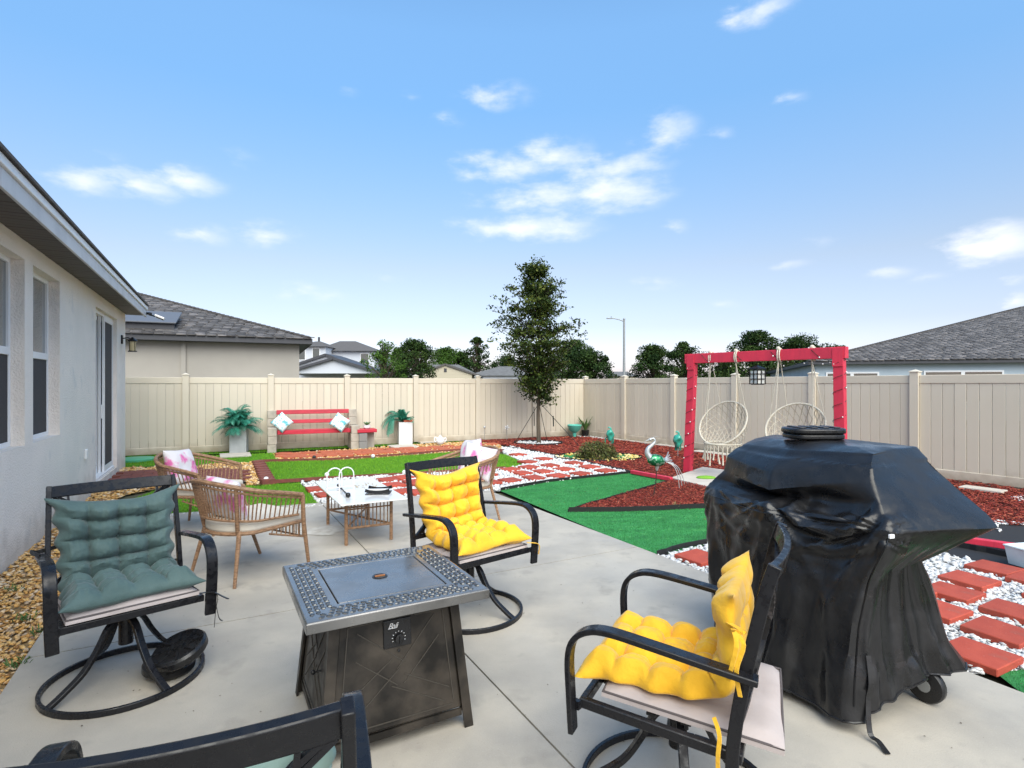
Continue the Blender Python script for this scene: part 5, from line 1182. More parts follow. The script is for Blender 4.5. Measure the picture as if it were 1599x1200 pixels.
# the weight plate on top of the cover
tpw = empty('weight_plate', ab(.13, .23, 1.233) + go_, math.atan2(V.y, V.x) - .45, 'thick wet black plate lying on top of the covered grill', 'weight plate', 'black round weight plates')
half = [(.150 * math.cos(a), .125 * math.sin(a)) for a in [2 * math.pi * k / 40 for k in range(40)]]
half = [(x, y) for x, y in [(.165 * math.copysign(abs(math.cos(a)) ** .55, math.cos(a)), .12 * math.copysign(abs(math.sin(a)) ** .7, math.sin(a))) for a in [2 * math.pi * k / 48 for k in range(48)]]]
MB().prism([(x * .96, y * .96) for x, y in half], 0, .028).build('lower_disc', M['black_plastic'], tpw, smooth=True, bevel=.008); MB().prism(half, .030, .062).build('upper_disc', M['black_plastic'], tpw, smooth=True, bevel=.010)
rb_ = MB()
for k in range(4): rb_.box((-.10 + k * .067, 0, .065), (.035, .15, .008))
rb_.build('rib', M['black_plastic'], tpw, bevel=.003)
# ================================================================== RATTAN CHAIRS (local +y is the front)
def make_rattan(label):
    e = empty('rattan_chair', label=label, cat='chair', group='tan rattan armchairs round the coffee table'); m = M['rattan']
    def band(t, h):      # t -1..1 round the back from one arm end to the other, h 0 seat ring .. 1 top rail
        a = t * R(118); w0, w1 = .30, .40; r_ = w0 + (w1 - w0) * h
        x = r_ * math.sin(a); y = -r_ * math.cos(a) * .86 - .04
        if abs(t) > .62: k = (abs(t) - .62) / .38; x = math.copysign(r_ * (math.sin(R(118) * .62) + (.02) * k), t); y = -r_ * math.cos(R(118) * .62) * .86 - .04 + k * .38
        zt_ = .80 - .17 * abs(t) ** 1.5; return Vector((x, y, .385 + (zt_ - .385) * h))
    T = [i / 36 * 2 - 1 for i in range(37)]
    top = [band(t, 1) for t in T]; MB().tube(top, .0185, 8).build('top_rail', m, e, smooth=True)
    top2 = [band(t, .93) + Vector((0, 0, -.012)) for t in T]; MB().tube(top2, .010, 6).build('under_rail', m, e, smooth=True)
    low = [band(t, .28) for t in T]; MB().tube(low, .011, 6).build('lower_rail', m, e, smooth=True)
    base = [band(t, 0.0) for t in T]; MB().tube(base + [Vector((.30, .335, .385)), Vector((-.30, .335, .385))], .016, 8, closed=True).build('seat_ring', m, e, smooth=True)
    for i in range(46):
        t = -1 + (i + .6) / 46 * 2
        if abs(t) > .985: continue
        MB().tube([band(t, .28), band(t, .62) + Vector((0, 0, 0)), band(t, .96)], .0058, 5).build('spindle', m, e, smooth=True)
    for t in (-.38, .38): MB().tube([band(t, 0) + Vector((0, .0, -.01)), band(t, .5), band(t, 1)], .016, 7).build('back_stay', m, e, smooth=True)
    for sx in (-1, 1):
        pe = band(sx, 1); MB().tube([pe + Vector((0, .0, .0)), (pe.x, pe.y + .01, .4), (sx * .325, .36, 0)], [.018, .018, .014], 8).build('front_leg', m, e, smooth=True)
        p = band(sx * .40, 0); MB().tube([p + Vector((0, 0, .02)), Vector((p.x * 1.30, p.y * 1.25 - .03, 0))], [.018, .013], 8).build('back_leg', m, e, smooth=True)
        sk = MB()      # the side skirt of short spindles under the seat
        MB().tube([(sx * .31, .33, .25), (sx * .29, .0, .345)], .008, 6).build('skirt_rail', m, e, smooth=True)
        for k in range(8): f = (k + .5) / 8; MB().tube([(sx * (.31 - .02 * f), .33 - .33 * f, .25 + .095 * f), (sx * .30, .33 - .33 * f, .38)], .005, 5).build('skirt_spindle', m, e)
    MB().tube([(-.31, .335, .25), (.31, .335, .25)], .008, 6).build('skirt_rail', m, e, smooth=True)
    for k in range(14): x = -.28 + k * .043; MB().tube([(x, .335, .25), (x, .335, .375)], .005, 5).build('skirt_spindle', m, e)
    # seat cushion, rounded at the back
    ol = [band(t * .98, .02) * .985 for t in T]; ol = [(p.x, p.y) for p in ol] + [(.29, .34), (-.29, .34)]
    c = MB().prism(ol, .385, .475).build('seat_cushion', M['cream'], e, smooth=True, bevel=.028, seg=4)
    return e
RC = {'r1': ((-2.20, 4.62), (.50, .87)), 'r2': ((-3.38, 6.02), (.98, -.05)), 'r3': ((-.55, 6.42), (-.82, -.57))}
def rc_at(e, k): (x, y), (fx, fy) = RC[k]; e.location = (x, y, 0); e.rotation_euler = (0, 0, face(fx, fy)); return e
r1 = rc_at(make_rattan('nearest tan rattan armchair, its back turned to the left swivel chair'), 'r1')
r2 = rc_at(copy_tree(r1), 'r2'); r2['label'] = 'tan rattan armchair farther back at left, facing the coffee table, by the gravel'
r3 = rc_at(copy_tree(r1), 'r3'); r3['label'] = 'tan rattan armchair behind the yellow cushioned chair, right of the coffee table'
def rl(k, x, y, z): (cx, cy), (fx, fy) = RC[k]; f = Vector((fx, fy, 0)).normalized(); r_ = Vector((f.y, -f.x, 0)); return Vector((cx, cy, 0)) + r_ * x + f * y + Vector((0, 0, z))
def put_pillow(k, x, y, z, yaw, lean, roll, size, label, seed, m='floral'):
    o = pillow('throw_pillow', size, .14, M[m], seed); p = rl(k, x, y, z); o.location = p
    o.rotation_euler = (Matrix.Rotation(face(*RC[k][1]) + R(yaw), 3, 'Z') @ Matrix.Rotation(R(lean), 3, 'X') @ Matrix.Rotation(R(roll), 3, 'Y')).to_euler()
    return tag(o, label, 'pillow', 'pink floral throw pillows')
put_pillow('r1', -.02, -.17, .63, 0, 14, 3, (.40, .34), 'pink floral pillow inside the nearest rattan armchair', 1)
put_pillow('r2', -.0, -.20, .66, 0, 20, -4, (.42, .38), 'pale pink floral pillow on the rattan armchair farther back at left', 2)
put_pillow('r3', .12, -.14, .69, -8, 16, 8, (.44, .42), 'larger left floral pillow on the rattan armchair behind the yellow cushion', 3)
put_pillow('r3', -.20, -.06, .67, 40, 14, -12, (.38, .38), 'right hand floral pillow on the rattan armchair behind the yellow cushion', 4)

# ================================================================== COFFEE TABLE
ct = empty('coffee_table', (-1.62, 5.86, 0), math.atan2(U.y, U.x), 'low rattan coffee table with a long white top', 'coffee table')
# local x runs along U (1.4 m), y to the left
tt = MB().box((0, 0, .435), (1.38, .64, .012)).build('table_top', M['white_top'], ct, bevel=.003)
hx, hy = .46, .22; m = M['rattan']
for sx in (-1, 1):
    for sy in (-1, 1): MB().tube([(sx * hx, sy * hy, 0), (sx * hx, sy * hy, .427)], .017, 8).build('leg', m, ct, smooth=True)
for z in (.41, .16):
    r_ = .012
    for sx in (-1, 1): MB().tube([(sx * hx, -hy, z), (sx * hx, hy, z)], r_, 7).build('cross_rail', m, ct, smooth=True)
for sy in (-1, 1): MB().tube([(-hx, sy * hy, .41), (hx, sy * hy, .41)], .012, 7).build('side_rail', m, ct, smooth=True)
for sx in (-1, 1):
    MB().tube([(sx * hx, -hy, .34), (sx * hx, hy, .34)], .008, 6).build('cross_rail', m, ct, smooth=True)
    for k in range(11): y = -hy + (k + 1) * 2 * hy / 12; MB().tube([(sx * hx, y, .16), (sx * hx, y, .41)], .006, 5).build('spindle', m, ct, smooth=True)
for s_ in (-1, 1): MB().tube([(-hx, -hy * s_, .16), (hx, hy * s_, .16)], .010, 6).build('diagonal_brace', m, ct, smooth=True)
def tl(px, py): return G(px, py, .441)
wf = empty('wire_stand', tl(532, 768), 0, 'pair of white wire arches standing on the white coffee table', 'wire stand')
for dx, dy in ((-.055, -.02), (.055, .03)):
    a = [Vector((dx + .06 * math.cos(t) , dy + .05 * math.cos(t), .17 + .075 * math.sin(t))) for t in [math.pi * k / 12 for k in range(13)]]
    MB().tube([a[0] - Vector((0, 0, .168))] + a + [a[-1] - Vector((0, 0, .168))], .0065, 6).build('wire_arch', M['white'], wf, smooth=True)
MB().tube([(-.12, -.07, .045), (.12, .08, .045)], .006, 6).build('cross_wire', M['white'], wf); MB().tube([(-.12, -.07, .004), (.12, .08, .004)], .005, 6).build('base_wire', M['white'], wf)
p1_, p2_ = tl(529, 763), tl(544, 777)
mw = MB().tube([p1_ + Vector((0, 0, .03)), p2_ + Vector((0, 0, .02))], .008, 8); mw.ball(p2_ + Vector((0, 0, .022)), .026); mw.ball(p1_ + Vector((0, 0, .032)), .018)
mo = mw.build('scraper', M['black_plastic'], smooth=True); tag(mo, 'black handled tool lying beside the wire arches on the coffee table', 'tool')
tr = empty('tray', tl(592, 770), .08, 'small black tray with curved rim on the right end of the coffee table', 'tray')
MB().box((0, 0, .005), (.24, .20, .008)).build('tray_base', M['black_plastic'], tr, bevel=.003)
for sy in (-1, 1): MB().bar(smooth_path([(-.12, sy * .10, .045), (-.06, sy * .10, .03), (0, sy * .10, .026), (.06, sy * .10, .03), (.12, sy * .10, .045)], 3), .03, .006, (0, 0, 1)).build('tray_rim', M['black_plastic'], tr)
MB().box((0, -.02, .03), (.20, .04, .03)).build('tray_bar', M['white_top'], tr, bevel=.004); MB().ball((.08, .04, .035), .022).build('tray_knob', M['black_plastic'], tr, smooth=True)
P = sample([(p.x, p.y) for p in [tl(545, 757), tl(580, 754), tl(600, 760), tl(560, 764)]], 420); n = len(P)
tag(scatter('crumbs', CUBE_V, CUBE_F, np.column_stack([P, np.full(n, .443)]), rng.uniform(.006, .02, (n, 3)) * np.array([1, 1, .3]), rand_rot(n, .1), mat('dried_petals', (.55, .48, .36), .9, col2=(.3, .24, .15), vs=30)), kind='stuff', label='dry flakes scattered on the white coffee table', cat='dry flakes')

# ================================================================== BENCH, SIDE TABLE, PLANTERS
BD = Vector((.911, .41, 0)).normalized(); BN = Vector((BD.y, -BD.x, 0))      # BN points to the camera
bo = Vector((-5.5, 12.72, 0)); bench = empty('bench', bo, math.atan2(BD.y, BD.x), 'red board bench built on stacked concrete blocks against the back fence', 'bench')
bl = MB().box((0, 0, 0), (.19, .38, .186)).build('block', M['block'], bench, bevel=.008, seg=1); bk0 = True
def block(x, y, z, rz=0, cap=False):
    global bk0
    o = bl if bk0 else bl.copy()
    if not bk0: COL.objects.link(o)
    bk0 = False; o.location = (x + rng.normal(0, .004), y, z + .093); o.rotation_euler = (0, 0, rz + rng.normal(0, .02))
for x in (.02, 1.86):
    for k in range(3): block(x, .10, k * .19 - .02)
    for k in range(5): block(x - .0, .49, k * .19 - .02)
def board(x0, x1, y, z, w, h, tl_=0): 
    o = MB().box((0, 0, 0), (x1 - x0, w, h)).build('board', M['red_board'], bench, bevel=.006, seg=1); o.location = ((x0 + x1) / 2, y, z); o.rotation_euler = (R(tl_), 0, 0)
for y in (.04, .15, .26): board(.13, 1.76, y, .43, .10, .09)
board(.12, 1.77, .33, .885, .04, .10, -8); board(.12, 1.77, .33, .66, .04, .09, -8)
def bp(px, py, d, off=0): return Vector(((px - 800) / F * d, d, HC + (600 - py) * d / F))
for (px, d, lb, rl_) in ((441, 12.85, 'aqua print pillow standing on its corner at the left end of the red bench', 45), (531, 13.3, 'aqua print pillow leaning at the right end of the red bench', 38)):
    o = pillow('throw_pillow', (.36, .36), .13, M['aqua_print'], px); o.location = bp(px, 660, d); o.rotation_euler = (Matrix.Rotation(math.atan2(BD.y, BD.x), 3, 'Z') @ Matrix.Rotation(R(-18), 3, 'X') @ Matrix.Rotation(R(rl_), 3, 'Y')).to_euler(); tag(o, lb, 'pillow', 'aqua pillows on the bench')
stb = empty('side_table', G(567, 700), math.atan2(BD.y, BD.x), 'small red topped side table on grey blocks beside the bench', 'side table')
for k in range(2): o = MB().box((0, .1, .093 + k * .19 - .02), (.19, .38, .186)).build('block', M['block_grey'], stb, bevel=.008, seg=1)
o = MB().box((.22, .3, .16), (.19, .19, .38)).build('block', M['block'], stb, bevel=.008, seg=1); MB().box((.10, .15, .415), (.46, .42, .08)).build('board', M['red_board'], stb, bevel=.006, seg=1)
def fronds(parent, c, n, ln, spread, m, droop=1.0, seed=0, lf=.075, dirf=None, up=.9):
    r = np.random.default_rng(seed)
    for k in range(n):
        a = k * 2.4 + r.normal(0, .2); 
        if dirf: a = dirf(k, r)
        el_ = up * r.uniform(.35, 1.35); l_ = ln * r.uniform(.7, 1.1)
        d = Vector((math.cos(a) * math.cos(el_), math.sin(a) * math.cos(el_), math.sin(el_))); pts = [Vector(c)]; g = d.copy()
        for i in range(9): g = (g + Vector((0, 0, -.13 * droop * (1 + i * .14)))).normalized(); pts.append(pts[-1] + g * l_ / 9)
        mb = MB(); mb.tube(pts, .0035, 3); 
        for i in range(1, 10):
            t = (pts[i] - pts[i - 1]).normalized(); sd_ = t.cross(Vector((0, 0, 1))); sd_ = sd_.normalized() if sd_.length > .05 else Vector((1, 0, 0)); w = lf * (1 - .55 * abs(i / 9 - .4)) * spread
            for s_ in (-1, 1):
                for o2 in (0, .5):
                    p = pts[i - 1].lerp(pts[i], o2); tip = p + sd_ * s_ * w + t * w * .7 + Vector((0, 0, -w * .35)); mid = p.lerp(tip, .45); nn = t * .010
                    mb.add([p, mid + nn, tip, mid - nn], [(0, 1, 2, 3)])
        me = bpy.data.meshes.new('frond'); me.from_pydata([tuple(v) for v in mb.v], [], mb.f); at_ = me.attributes.new('rnd', 'FLOAT', 'FACE'); rv = r.uniform(0, 1)
        at_.data.foreach_set('value', np.clip(rv + r.normal(0, .12, len(me.polygons)), 0, 1)); link('frond', me, m, parent)
def planter(px, py, w, h, m, label):
    o = G(px, py); o = Vector((o.x, o.y + w / 2, 0)); e = empty('planter', o, math.atan2(BD.y, BD.x) - .12, label, 'planter'); b = MB(); z0 = .02
    for sx, sy, lx, ly in ((-1, 0, .03, w), (1, 0, .03, w), (0, -1, w - .06, .03), (0, 1, w - .06, .03)): b.box((sx * (w / 2 - .015), sy * (w / 2 - .015), h / 2 + z0), (lx, ly, h))
    b.build('box', m, e, bevel=.004, seg=1); MB().box((0, 0, h - .04), (w - .06, w - .06, .03)).build('soil', M['joint'], e); return e, o
pl1, po1 = planter(368, 709, .34, .58, M['planter'], 'tall pale grey square planter left of the bench'); pl2, po2 = planter(631, 695.5, .34, .56, M['planter_w'], 'tall white square planter right of the bench')
MB().box((.06, 0, .61), (.22, .36, .05)).build('corner_stone', M['flag'], pl2, bevel=.01)
f1 = empty('fern', po1 + Vector((0, 0, .58)), 0, 'full teal green fern in the grey planter', 'plant'); fronds(f1, (0, 0, 0), 44, .58, 1.3, M['fern'], .8, 1, .13, up=1.05)
fronds(f1, (-.06, 0, .22), 20, .36, 1.2, M['fern'], .9, 5, .12, up=1.0)
f2 = empty('fern', po2 + Vector((-.06, -.02, .58)), 0, 'teal fern drooping to the left out of the white planter', 'plant'); fronds(f2, (0, 0, .02), 20, .30, 1.2, M['fern'], .5, 2, .10, up=1.2)
fronds(f2, (-.05, -.05, .14), 14, .58, 1.3, M['fern'], 1.15, 3, .09, dirf=lambda k, r: math.pi + r.normal(0, .45), up=.75); fronds(f2, (-.2, -.12, .10), 6, .5, .8, M['fern'], 3.0, 4, .05, dirf=lambda k, r: math.pi * 1.2 + r.normal(0, .8), up=.05)
sp_o = G(571, 700) + BD * .06 - BN * .14; sp_o.z = .455
pot = empty('potted_succulent', sp_o, 0, 'small potted succulent in a white bowl on the red side table', 'potted plant'); MB().lathe([(.05, 0), (.085, .03), (.09, .09), (.075, .09), (.07, .06)], 16).build('bowl', M['white'], pot, smooth=True)
for k in range(14):
    a = k * 2.4; d = Vector((math.cos(a), math.sin(a), .9)).normalized() * .14; s_ = Vector((-d.y, d.x, 0)).normalized() * .02; b = Vector((0, 0, .08)); MB().add([b - s_ * .5, b + s_ * .5, b + d * .5 + s_, b + d, b + d * .5 - s_, b + d * .5 - Vector((0, 0, .015))], [(0, 5, 4), (1, 2, 5), (0, 1, 5), (2, 3, 5), (3, 4, 5), (0, 4, 3), (0, 3, 2), (0, 2, 1)]).build('leaf', M['agave'] if k % 3 else M['teal_glass'], pot)
# white ornament by the fence
wo_ = empty('ornament', G(688, 694), .3, 'round white lidded ornament on the grass strip right of the white planter', 'ornament')
MB().lathe([(.06, 0), (.10, .04), (.115, .10), (.09, .16), (.045, .19), (.03, .20), (.03, .225), (.0001, .24)], 18).build('body', M['white'], wo_, smooth=True)
for sx, zz in ((-1, .15), (1, .13)): MB().tube(smooth_path([(sx * .09, 0, .06), (sx * .15, 0, .09), (sx * .14, 0, zz + .03), (sx * .08, 0, zz)], 4), .014, 6).build('handle', M['white'], wo_, smooth=True)
for (px, py, lb, a_, b_) in ((416, 752, 'black and white ball lamp at the brick border corner', 1, 0), (491, 717, 'small black ball lamp on the flagstone bed in front of the bench', 0, 1), (583, 715, 'small white ball lamp on the flagstone bed', 1, 1), (511, 745, 'white and red ball lamp at the near edge of the lawn behind the coffee table', 1, 0), (632, 741, 'white ball lamp at the lawn edge right of the coffee table', 1, 1)):
    q = G(px, py); e = empty('garden_ball', (q.x, q.y, 0), 0, lb, 'ball lamp'); MB().ball((0, 0, .035), .04, 12, 8).build('globe', M['white'] if a_ else M['black_plastic'], e, smooth=True); MB().lathe([(.03, -.02), (.04, .01), (.03, .02)], 10).build('foot', M['red_board'] if not b_ else M['galv'], e, smooth=True)
for (px, py, zz, lb) in ((757, 688, .36, 'small solar stake light by the fence post left of the young tree'), (792, 687, .34, 'small white solar flower stake by the fence nearest the young tree')):
    q = G(px, py); e = empty('stake_light', (q.x, q.y, 0), 0, lb, 'stake light'); MB().tube([(0, 0, -.02), (0, 0, zz)], .006, 5).build('stake', M['galv'], e); MB().ball((0, 0, zz), .035).build('lamp', M['silver'], e, smooth=True)
    if px > 780:
        for k in range(5): a = k * 1.257; MB().ball((.05 * math.cos(a), 0, zz + .05 * math.sin(a)), .02, 6, 4).build('petal', M['white'], e, smooth=True)

# ================================================================== SWING
A0 = Vector((3.16, 9.82, 0)); sB = Vector((4.66, 7.93, 0)); SD = (sB - A0); SLn = SD.length; SD.normalize(); SN = Vector((-SD.y, SD.x, 0))
sw = empty('swing_frame', A0, math.atan2(SD.y, SD.x), 'coral red timber swing frame wound with string lights in the mulch bed', 'swing frame')
ZB = 2.08; m = M['pink_frame']
MB().beam((-.07, 0, -.05), (.03, 0, ZB - .17), .14, .10, up=(0, 1, 0)).build('post', m, sw, bevel=.006); MB().beam((SLn + .03, 0, -.05), (SLn, 0, ZB - .17), .14, .10, up=(0, 1, 0)).build('post', m, sw, bevel=.006)
MB().box((SLn / 2, 0, ZB - .085), (SLn + .20, .11, .165)).build('beam', m, sw, bevel=.006)
for x_, hb_ in ((.02, 1), (SLn, -1)): MB().box((x_, -.062, ZB - .15), (.14, .01, .26)).build('joint_plate', m, sw)
sl2 = empty('string_lights', A0, math.atan2(SD.y, SD.x), 'dark wire of small round bulbs spiralling round the posts and beam of the swing frame', 'string lights'); wp, bulbs = [], []
for k in range(120):
    f = k / 119; a = f * 9 * 2 * math.pi; z = .12 + f * (ZB - .3); x0 = -.065 + .09 * z / ZB; wp.append(Vector((x0 + .085 * math.cos(a), .068 * math.sin(a), z)))
MB().tube(wp, .004, 4).build('wire', M['wire'], sl2); w2 = []
for k in range(120):
    f = k / 119; a = f * 9 * 2 * math.pi; w2.append(Vector((SLn + .085 * math.cos(a), .068 * math.sin(a), .12 + f * (ZB - .3))))
MB().tube(w2, .004, 4).build('wire', M['wire'], sl2); w3 = []
for k in range(90):
    f = k / 89; a = f * 4 * 2 * math.pi; w3.append(Vector((f * SLn, .068 * math.cos(a), ZB - .085 + .098 * math.sin(a))))
MB().tube(w3, .004, 4).build('wire', M['wire'], sl2)
w4 = smooth_path([(.1, 0, ZB - .19), (.45, 0, ZB - .28), (.9, 0, ZB - .22), (1.3, 0, ZB - .34), (1.8, 0, ZB - .22), (2.2, 0, ZB - .25), (SLn - .1, 0, ZB - .2)], 6); MB().tube(w4, .003, 4).build('wire', M['wire'], sl2)
bm_ = MB().ball((0, 0, 0), .011, 8, 5).build('bulb', M['bulb'], sl2, smooth=True); bm_.location = wp[3]
for pts, st_ in ((wp, 7), (w2, 7), (w3, 6), (w4, 4)):
    for i in range(2, len(pts), st_):
        o = bm_.copy(); COL.objects.link(o); c = pts[i]; o.location = c + Vector((rng.normal(0, .01), -.012, rng.normal(0, .01)))
def hammock(frac, label, swing=0, rr_=.40, yaw=0):
    c = A0 + SD * (SLn * frac); e = empty('hammock_chair', (c.x, c.y, 0), math.atan2(SD.y, SD.x) + yaw, label, 'hanging chair', 'macrame hanging chairs'); m = M['rope']
    tiltv = R(48); e1 = Vector((1, 0, 0)); e2 = Vector((0, math.cos(tiltv + .15), math.sin(tiltv + .15))); c0 = Vector((0, -.02, .90)); nrm = e1.cross(e2)      # opens to -y and up
    ring = circ(c0, rr_, 40, e1, e2); MB().tube(ring, .015, 8, closed=True).build('back_ring', m, e, smooth=True)
    sr = circ((0, -.02, .56), .29, 32); MB().tube(sr, .013, 8, closed=True).build('seat_ring', m, e, smooth=True)
    back = Vector((0, .45, -.6)).normalized()
    def bowl(a, f):      # f 1 at ring .. 0 at the seat
        p = c0 + (e1 * math.cos(a) + e2 * math.sin(a)) * rr_; q = Vector((.27 * math.cos(a), -.02 + .27 * math.sin(a), .55)); s_ = math.sin(math.pi * f)
        return q.lerp(p, f) + Vector((0, .16, -.05)) * s_ * max(0, math.sin(a) * .7 + .3)
    nt_ = MB(); K = 26
    for k in range(K):
        for sg in (-1, 1): nt_.tube([bowl(2 * math.pi * k / K + sg * (1 - f) * .9, f) for f in [1, .83, .66, .5, .33, .16, 0]], .0062, 3)
    for f in (.8, .6, .4, .2): nt_.tube([bowl(2 * math.pi * k / 30, f) for k in range(30)], .004, 3, closed=True)
    for k in range(7): y = -.27 + k * .085; x = math.sqrt(max(0, .28 ** 2 - (y + .02) ** 2)); nt_.tube([(-x, y, .56), (0, y, .545), (x, y, .56)], .008, 3)
    for k in range(7): x = -.25 + k * .083; y = math.sqrt(max(0, .28 ** 2 - x ** 2)); nt_.tube([(x, -y - .02, .56), (x, 0, .545), (x, y - .02, .56)], .008, 3)
    nt_.build('net', M['net_rope'], e)
    for k in range(26):
        a = 2 * math.pi * k / 26; p = Vector((.29 * math.cos(a), -.02 + .29 * math.sin(a), .55)); l_ = rng.uniform(.22, .36); MB().tube([p, p + Vector((0, 0, -l_ * .55)), p + Vector((rng.normal(0, .012), 0, -l_))], [.007, .008, .015], 5).build('tassel', m, e)
    for k in range(22):      # short lace webbing under the seat ring
        a = 2 * math.pi * k / 22; b = 2 * math.pi * (k + 1) / 22; f_ = lambda t, z: Vector((.29 * math.cos(t), -.02 + .29 * math.sin(t), z)); MB().tube([f_(a, .55), f_((a + b) / 2, .48), f_(b, .55)], .006, 4).build('lace', m, e)
    tp_ = lambda sx: Vector((sx * .24, 0, ZB - .19))
    for sx in (-1, 1):
        MB().tube([tp_(sx) + Vector((0, -.02, 0)), ring[2 if sx > 0 else 18]], .008, 5).build('rope', m, e); MB().tube([tp_(sx) + Vector((sx * -.02, .02, 0)), ring[9 if sx > 0 else 11] if False else ring[7 if sx > 0 else 13]], .007, 5).build('rope', m, e)
        MB().tube([tp_(sx), Vector((sx * .285, -.10, .56))], .007, 5).build('rope', m, e)
        MB().tube([Vector((sx * .24, .066 * math.cos(t), ZB - .085 + .10 * math.sin(t))) for t in [2 * math.pi * k / 14 for k in range(14)]], .011, 5, closed=True).build('loop', m, e)
        MB().tube([Vector((sx * .24 + .03, .066 * math.cos(t), ZB - .085 + .10 * math.sin(t))) for t in [2 * math.pi * k / 14 for k in range(14)]], .011, 5, closed=True).build('loop', m, e)
        MB().ball((sx * .24, -.02, ZB + .015), .035, 8, 5).build('knot', m, e, smooth=True)
    return e
hammock(.255, 'left cream macrame hanging chair under the swing beam', yaw=-.05, rr_=.42); hammock(.745, 'right cream macrame hanging chair, partly hidden by the covered grill', rr_=.42, yaw=.1)
lan = A0 + SD * (SLn * .50); le = empty('hanging_lantern', (lan.x, lan.y, 0), math.atan2(SD.y, SD.x) - .3, 'small black caged lantern hanging from the middle of the swing beam', 'lantern'); m = M['black_metal']
lz = 1.55; lm = MB()
for z in (lz, lz + .08, lz + .16, lz + .235):
    for sx, sy in ((-1, 0), (1, 0), (0, -1), (0, 1)): lm.box((sx * .08, sy * .08, z), (.012 if sx else .172, .012 if sy else .172, .012))
for sx in (-1, 0, 1):
    for sy in (-1, 0, 1):
        if sx or sy: lm.box((sx * .08, sy * .08, lz + .118), (.012, .012, .236))
lm.build('cage', m, le); MB().lathe([(.125, lz + .24), (.12, lz + .252), (.03, lz + .29), (.012, lz + .30)], 4, (0, 0, 0), rotz(R(45))).build('roof', m, le); MB().box((0, 0, lz + .11), (.145, .145, .2)).build('pane', mat('milky_glass', (.62, .62, .58), .3), le)
MB().tube([(0, 0, lz + .295), (0, 0, ZB - .168)], .004, 4).build('hanger', m, le); MB().lathe([(.09, lz - .012), (.09, lz - .006)], 4, (0, 0, 0), rotz(R(45))).build('base', m, le)

# ================================================================== GARDEN ORNAMENTS AND SMALL PLANTS
cb = G(1021, 776); crane = empty('crane_sculpture', cb, 0, 'green and silver metal crane sculpture with curled tail wires on the mulch triangle', 'sculpture')
MB().ball((.035, 0, .50), 1, 20, 12, (.125, .07, .085), Matrix.Rotation(R(10), 3, 'Y')).build('body', M['peacock'], crane, smooth=True, angle=80)
nk = smooth_path([(-.05, 0, .54), (-.085, 0, .60), (-.07, 0, .665), (-.02, 0, .71), (.015, 0, .75), (.015, 0, .785), (-.015, 0, .80), (-.045, 0, .785)], 5)
MB().tube(nk, [.045 * (1 - .68 * min(1, i / (len(nk) * .6))) for i in range(len(nk))], 10).build('neck', M['silver'], crane, smooth=True)
MB().ball((-.045, 0, .787), 1, 10, 8, (.026, .016, .017)).build('head', M['silver'], crane, smooth=True); MB().lathe([(.008, 0), (.002, .06)], 8, (-.065, 0, .785), Matrix.Rotation(R(-115), 3, 'Y')).build('beak', M['silver'], crane, smooth=True)
for k, (a_, b_) in enumerate(((-.0, .02), (.03, -.01), (.05, .0))): MB().bar(smooth_path([(-.03, 0, .80), (.0 + a_, b_, .815 + .01 * k), (.03 + a_, b_ * 2, .82)], 3), .004, .002, (0, 1, 0)).build('crest', M['silver'], crane)
for k in range(5): MB().bar(smooth_path([(.13, (k - 2) * .01, .50), (.19, (k - 2) * .02, .50 + .012 * k), (.26 - .01 * k, (k - 2) * .03, .47 + .035 * k)], 3), .022, .003, (0, 1, .3)).build('tail_feather', M['silver'], crane)
for k in range(3): MB().tube(smooth_path([(.15, (k - 1) * .02, .49), (.27 + .03 * k, (k - 1) * .04, .42), (.32 + .045 * k, (k - 1) * .05, .28), (.34 + .05 * k, (k - 1) * .05, .13 + .02 * k)], 4), .005, 5).build('tail_wire', M['silver'], crane, smooth=True)
MB().tube([(.05, 0, .43), (.045, 0, .36)], [.035, .012], 8).build('thigh', M['silver'], crane, smooth=True); MB().tube([(.045, 0, .37), (.03, 0, .20), (.0, 0, .01)], .006, 6).build('leg', M['wire'], crane)
MB().tube([(.0, -.0, .20), (.16, 0, .215)], .004, 5).build('raised_leg', M['wire'], crane); MB().tube([(-.08, -.03, .01), (0, 0, .014), (.07, -.03, .01), (0, 0, .014), (-.03, .06, .01)], .006, 5).build('foot', M['wire'], crane)
def teal_bird(px, py, h, label, seed, d0=0):
    q = G(px, py); e = empty('teal_ornament', (q.x, q.y, 0), 0, label, 'ornament', 'teal glass garden birds'); r = np.random.default_rng(seed)
    MB().tube([(0, 0, -.02), (.0, 0, h * .42)], .008, 6).build('stake', M['galv'], e)
    b = MB().ball((0, 0, h * .62), 1, 18, 12, (h * .20, h * .15, h * .27)); b.v = [tuple(Vector(v) + Vector((mnoise.noise(Vector(v) * 9) * .05, mnoise.noise(Vector(v) * 9 + Vector((5, 0, 0))) * .05, mnoise.noise(Vector(v) * 8 + Vector((0, 7, 0))) * .05))) for v in b.v]
    b.build('body', M['teal_glass'], e, smooth=True, angle=80)
    for k in range(4): a = r.uniform(0, 6.28); MB().bar(smooth_path([(0, 0, h * .6), (.09 * math.cos(a), .06, h * .48), (.10 * math.cos(a), .08, h * .2)], 3), .03, .003, (1, 0, 0)).build('wing', M['teal_glass'], e)
    MB().tube(smooth_path([(0, 0, h * .82), (.02, 0, h * .93), (-.02, 0, h), (-.05, 0, h * .97)], 4), [.03 - .0015 * i for i in range(13)], 7).build('neck', M['teal_glass'], e, smooth=True)
    MB().tube([(-.0, 0, h * .98), (.03, 0, h * 1.08)], .004, 4).build('crest', M['silver'], e)
    return e
teal_bird(953, 700, .50, 'teal glass garden bird on a stake right of the low shrub', 1); teal_bird(1059, 712, .52, 'teal glass garden bird on a stake just left of the swing post', 2)
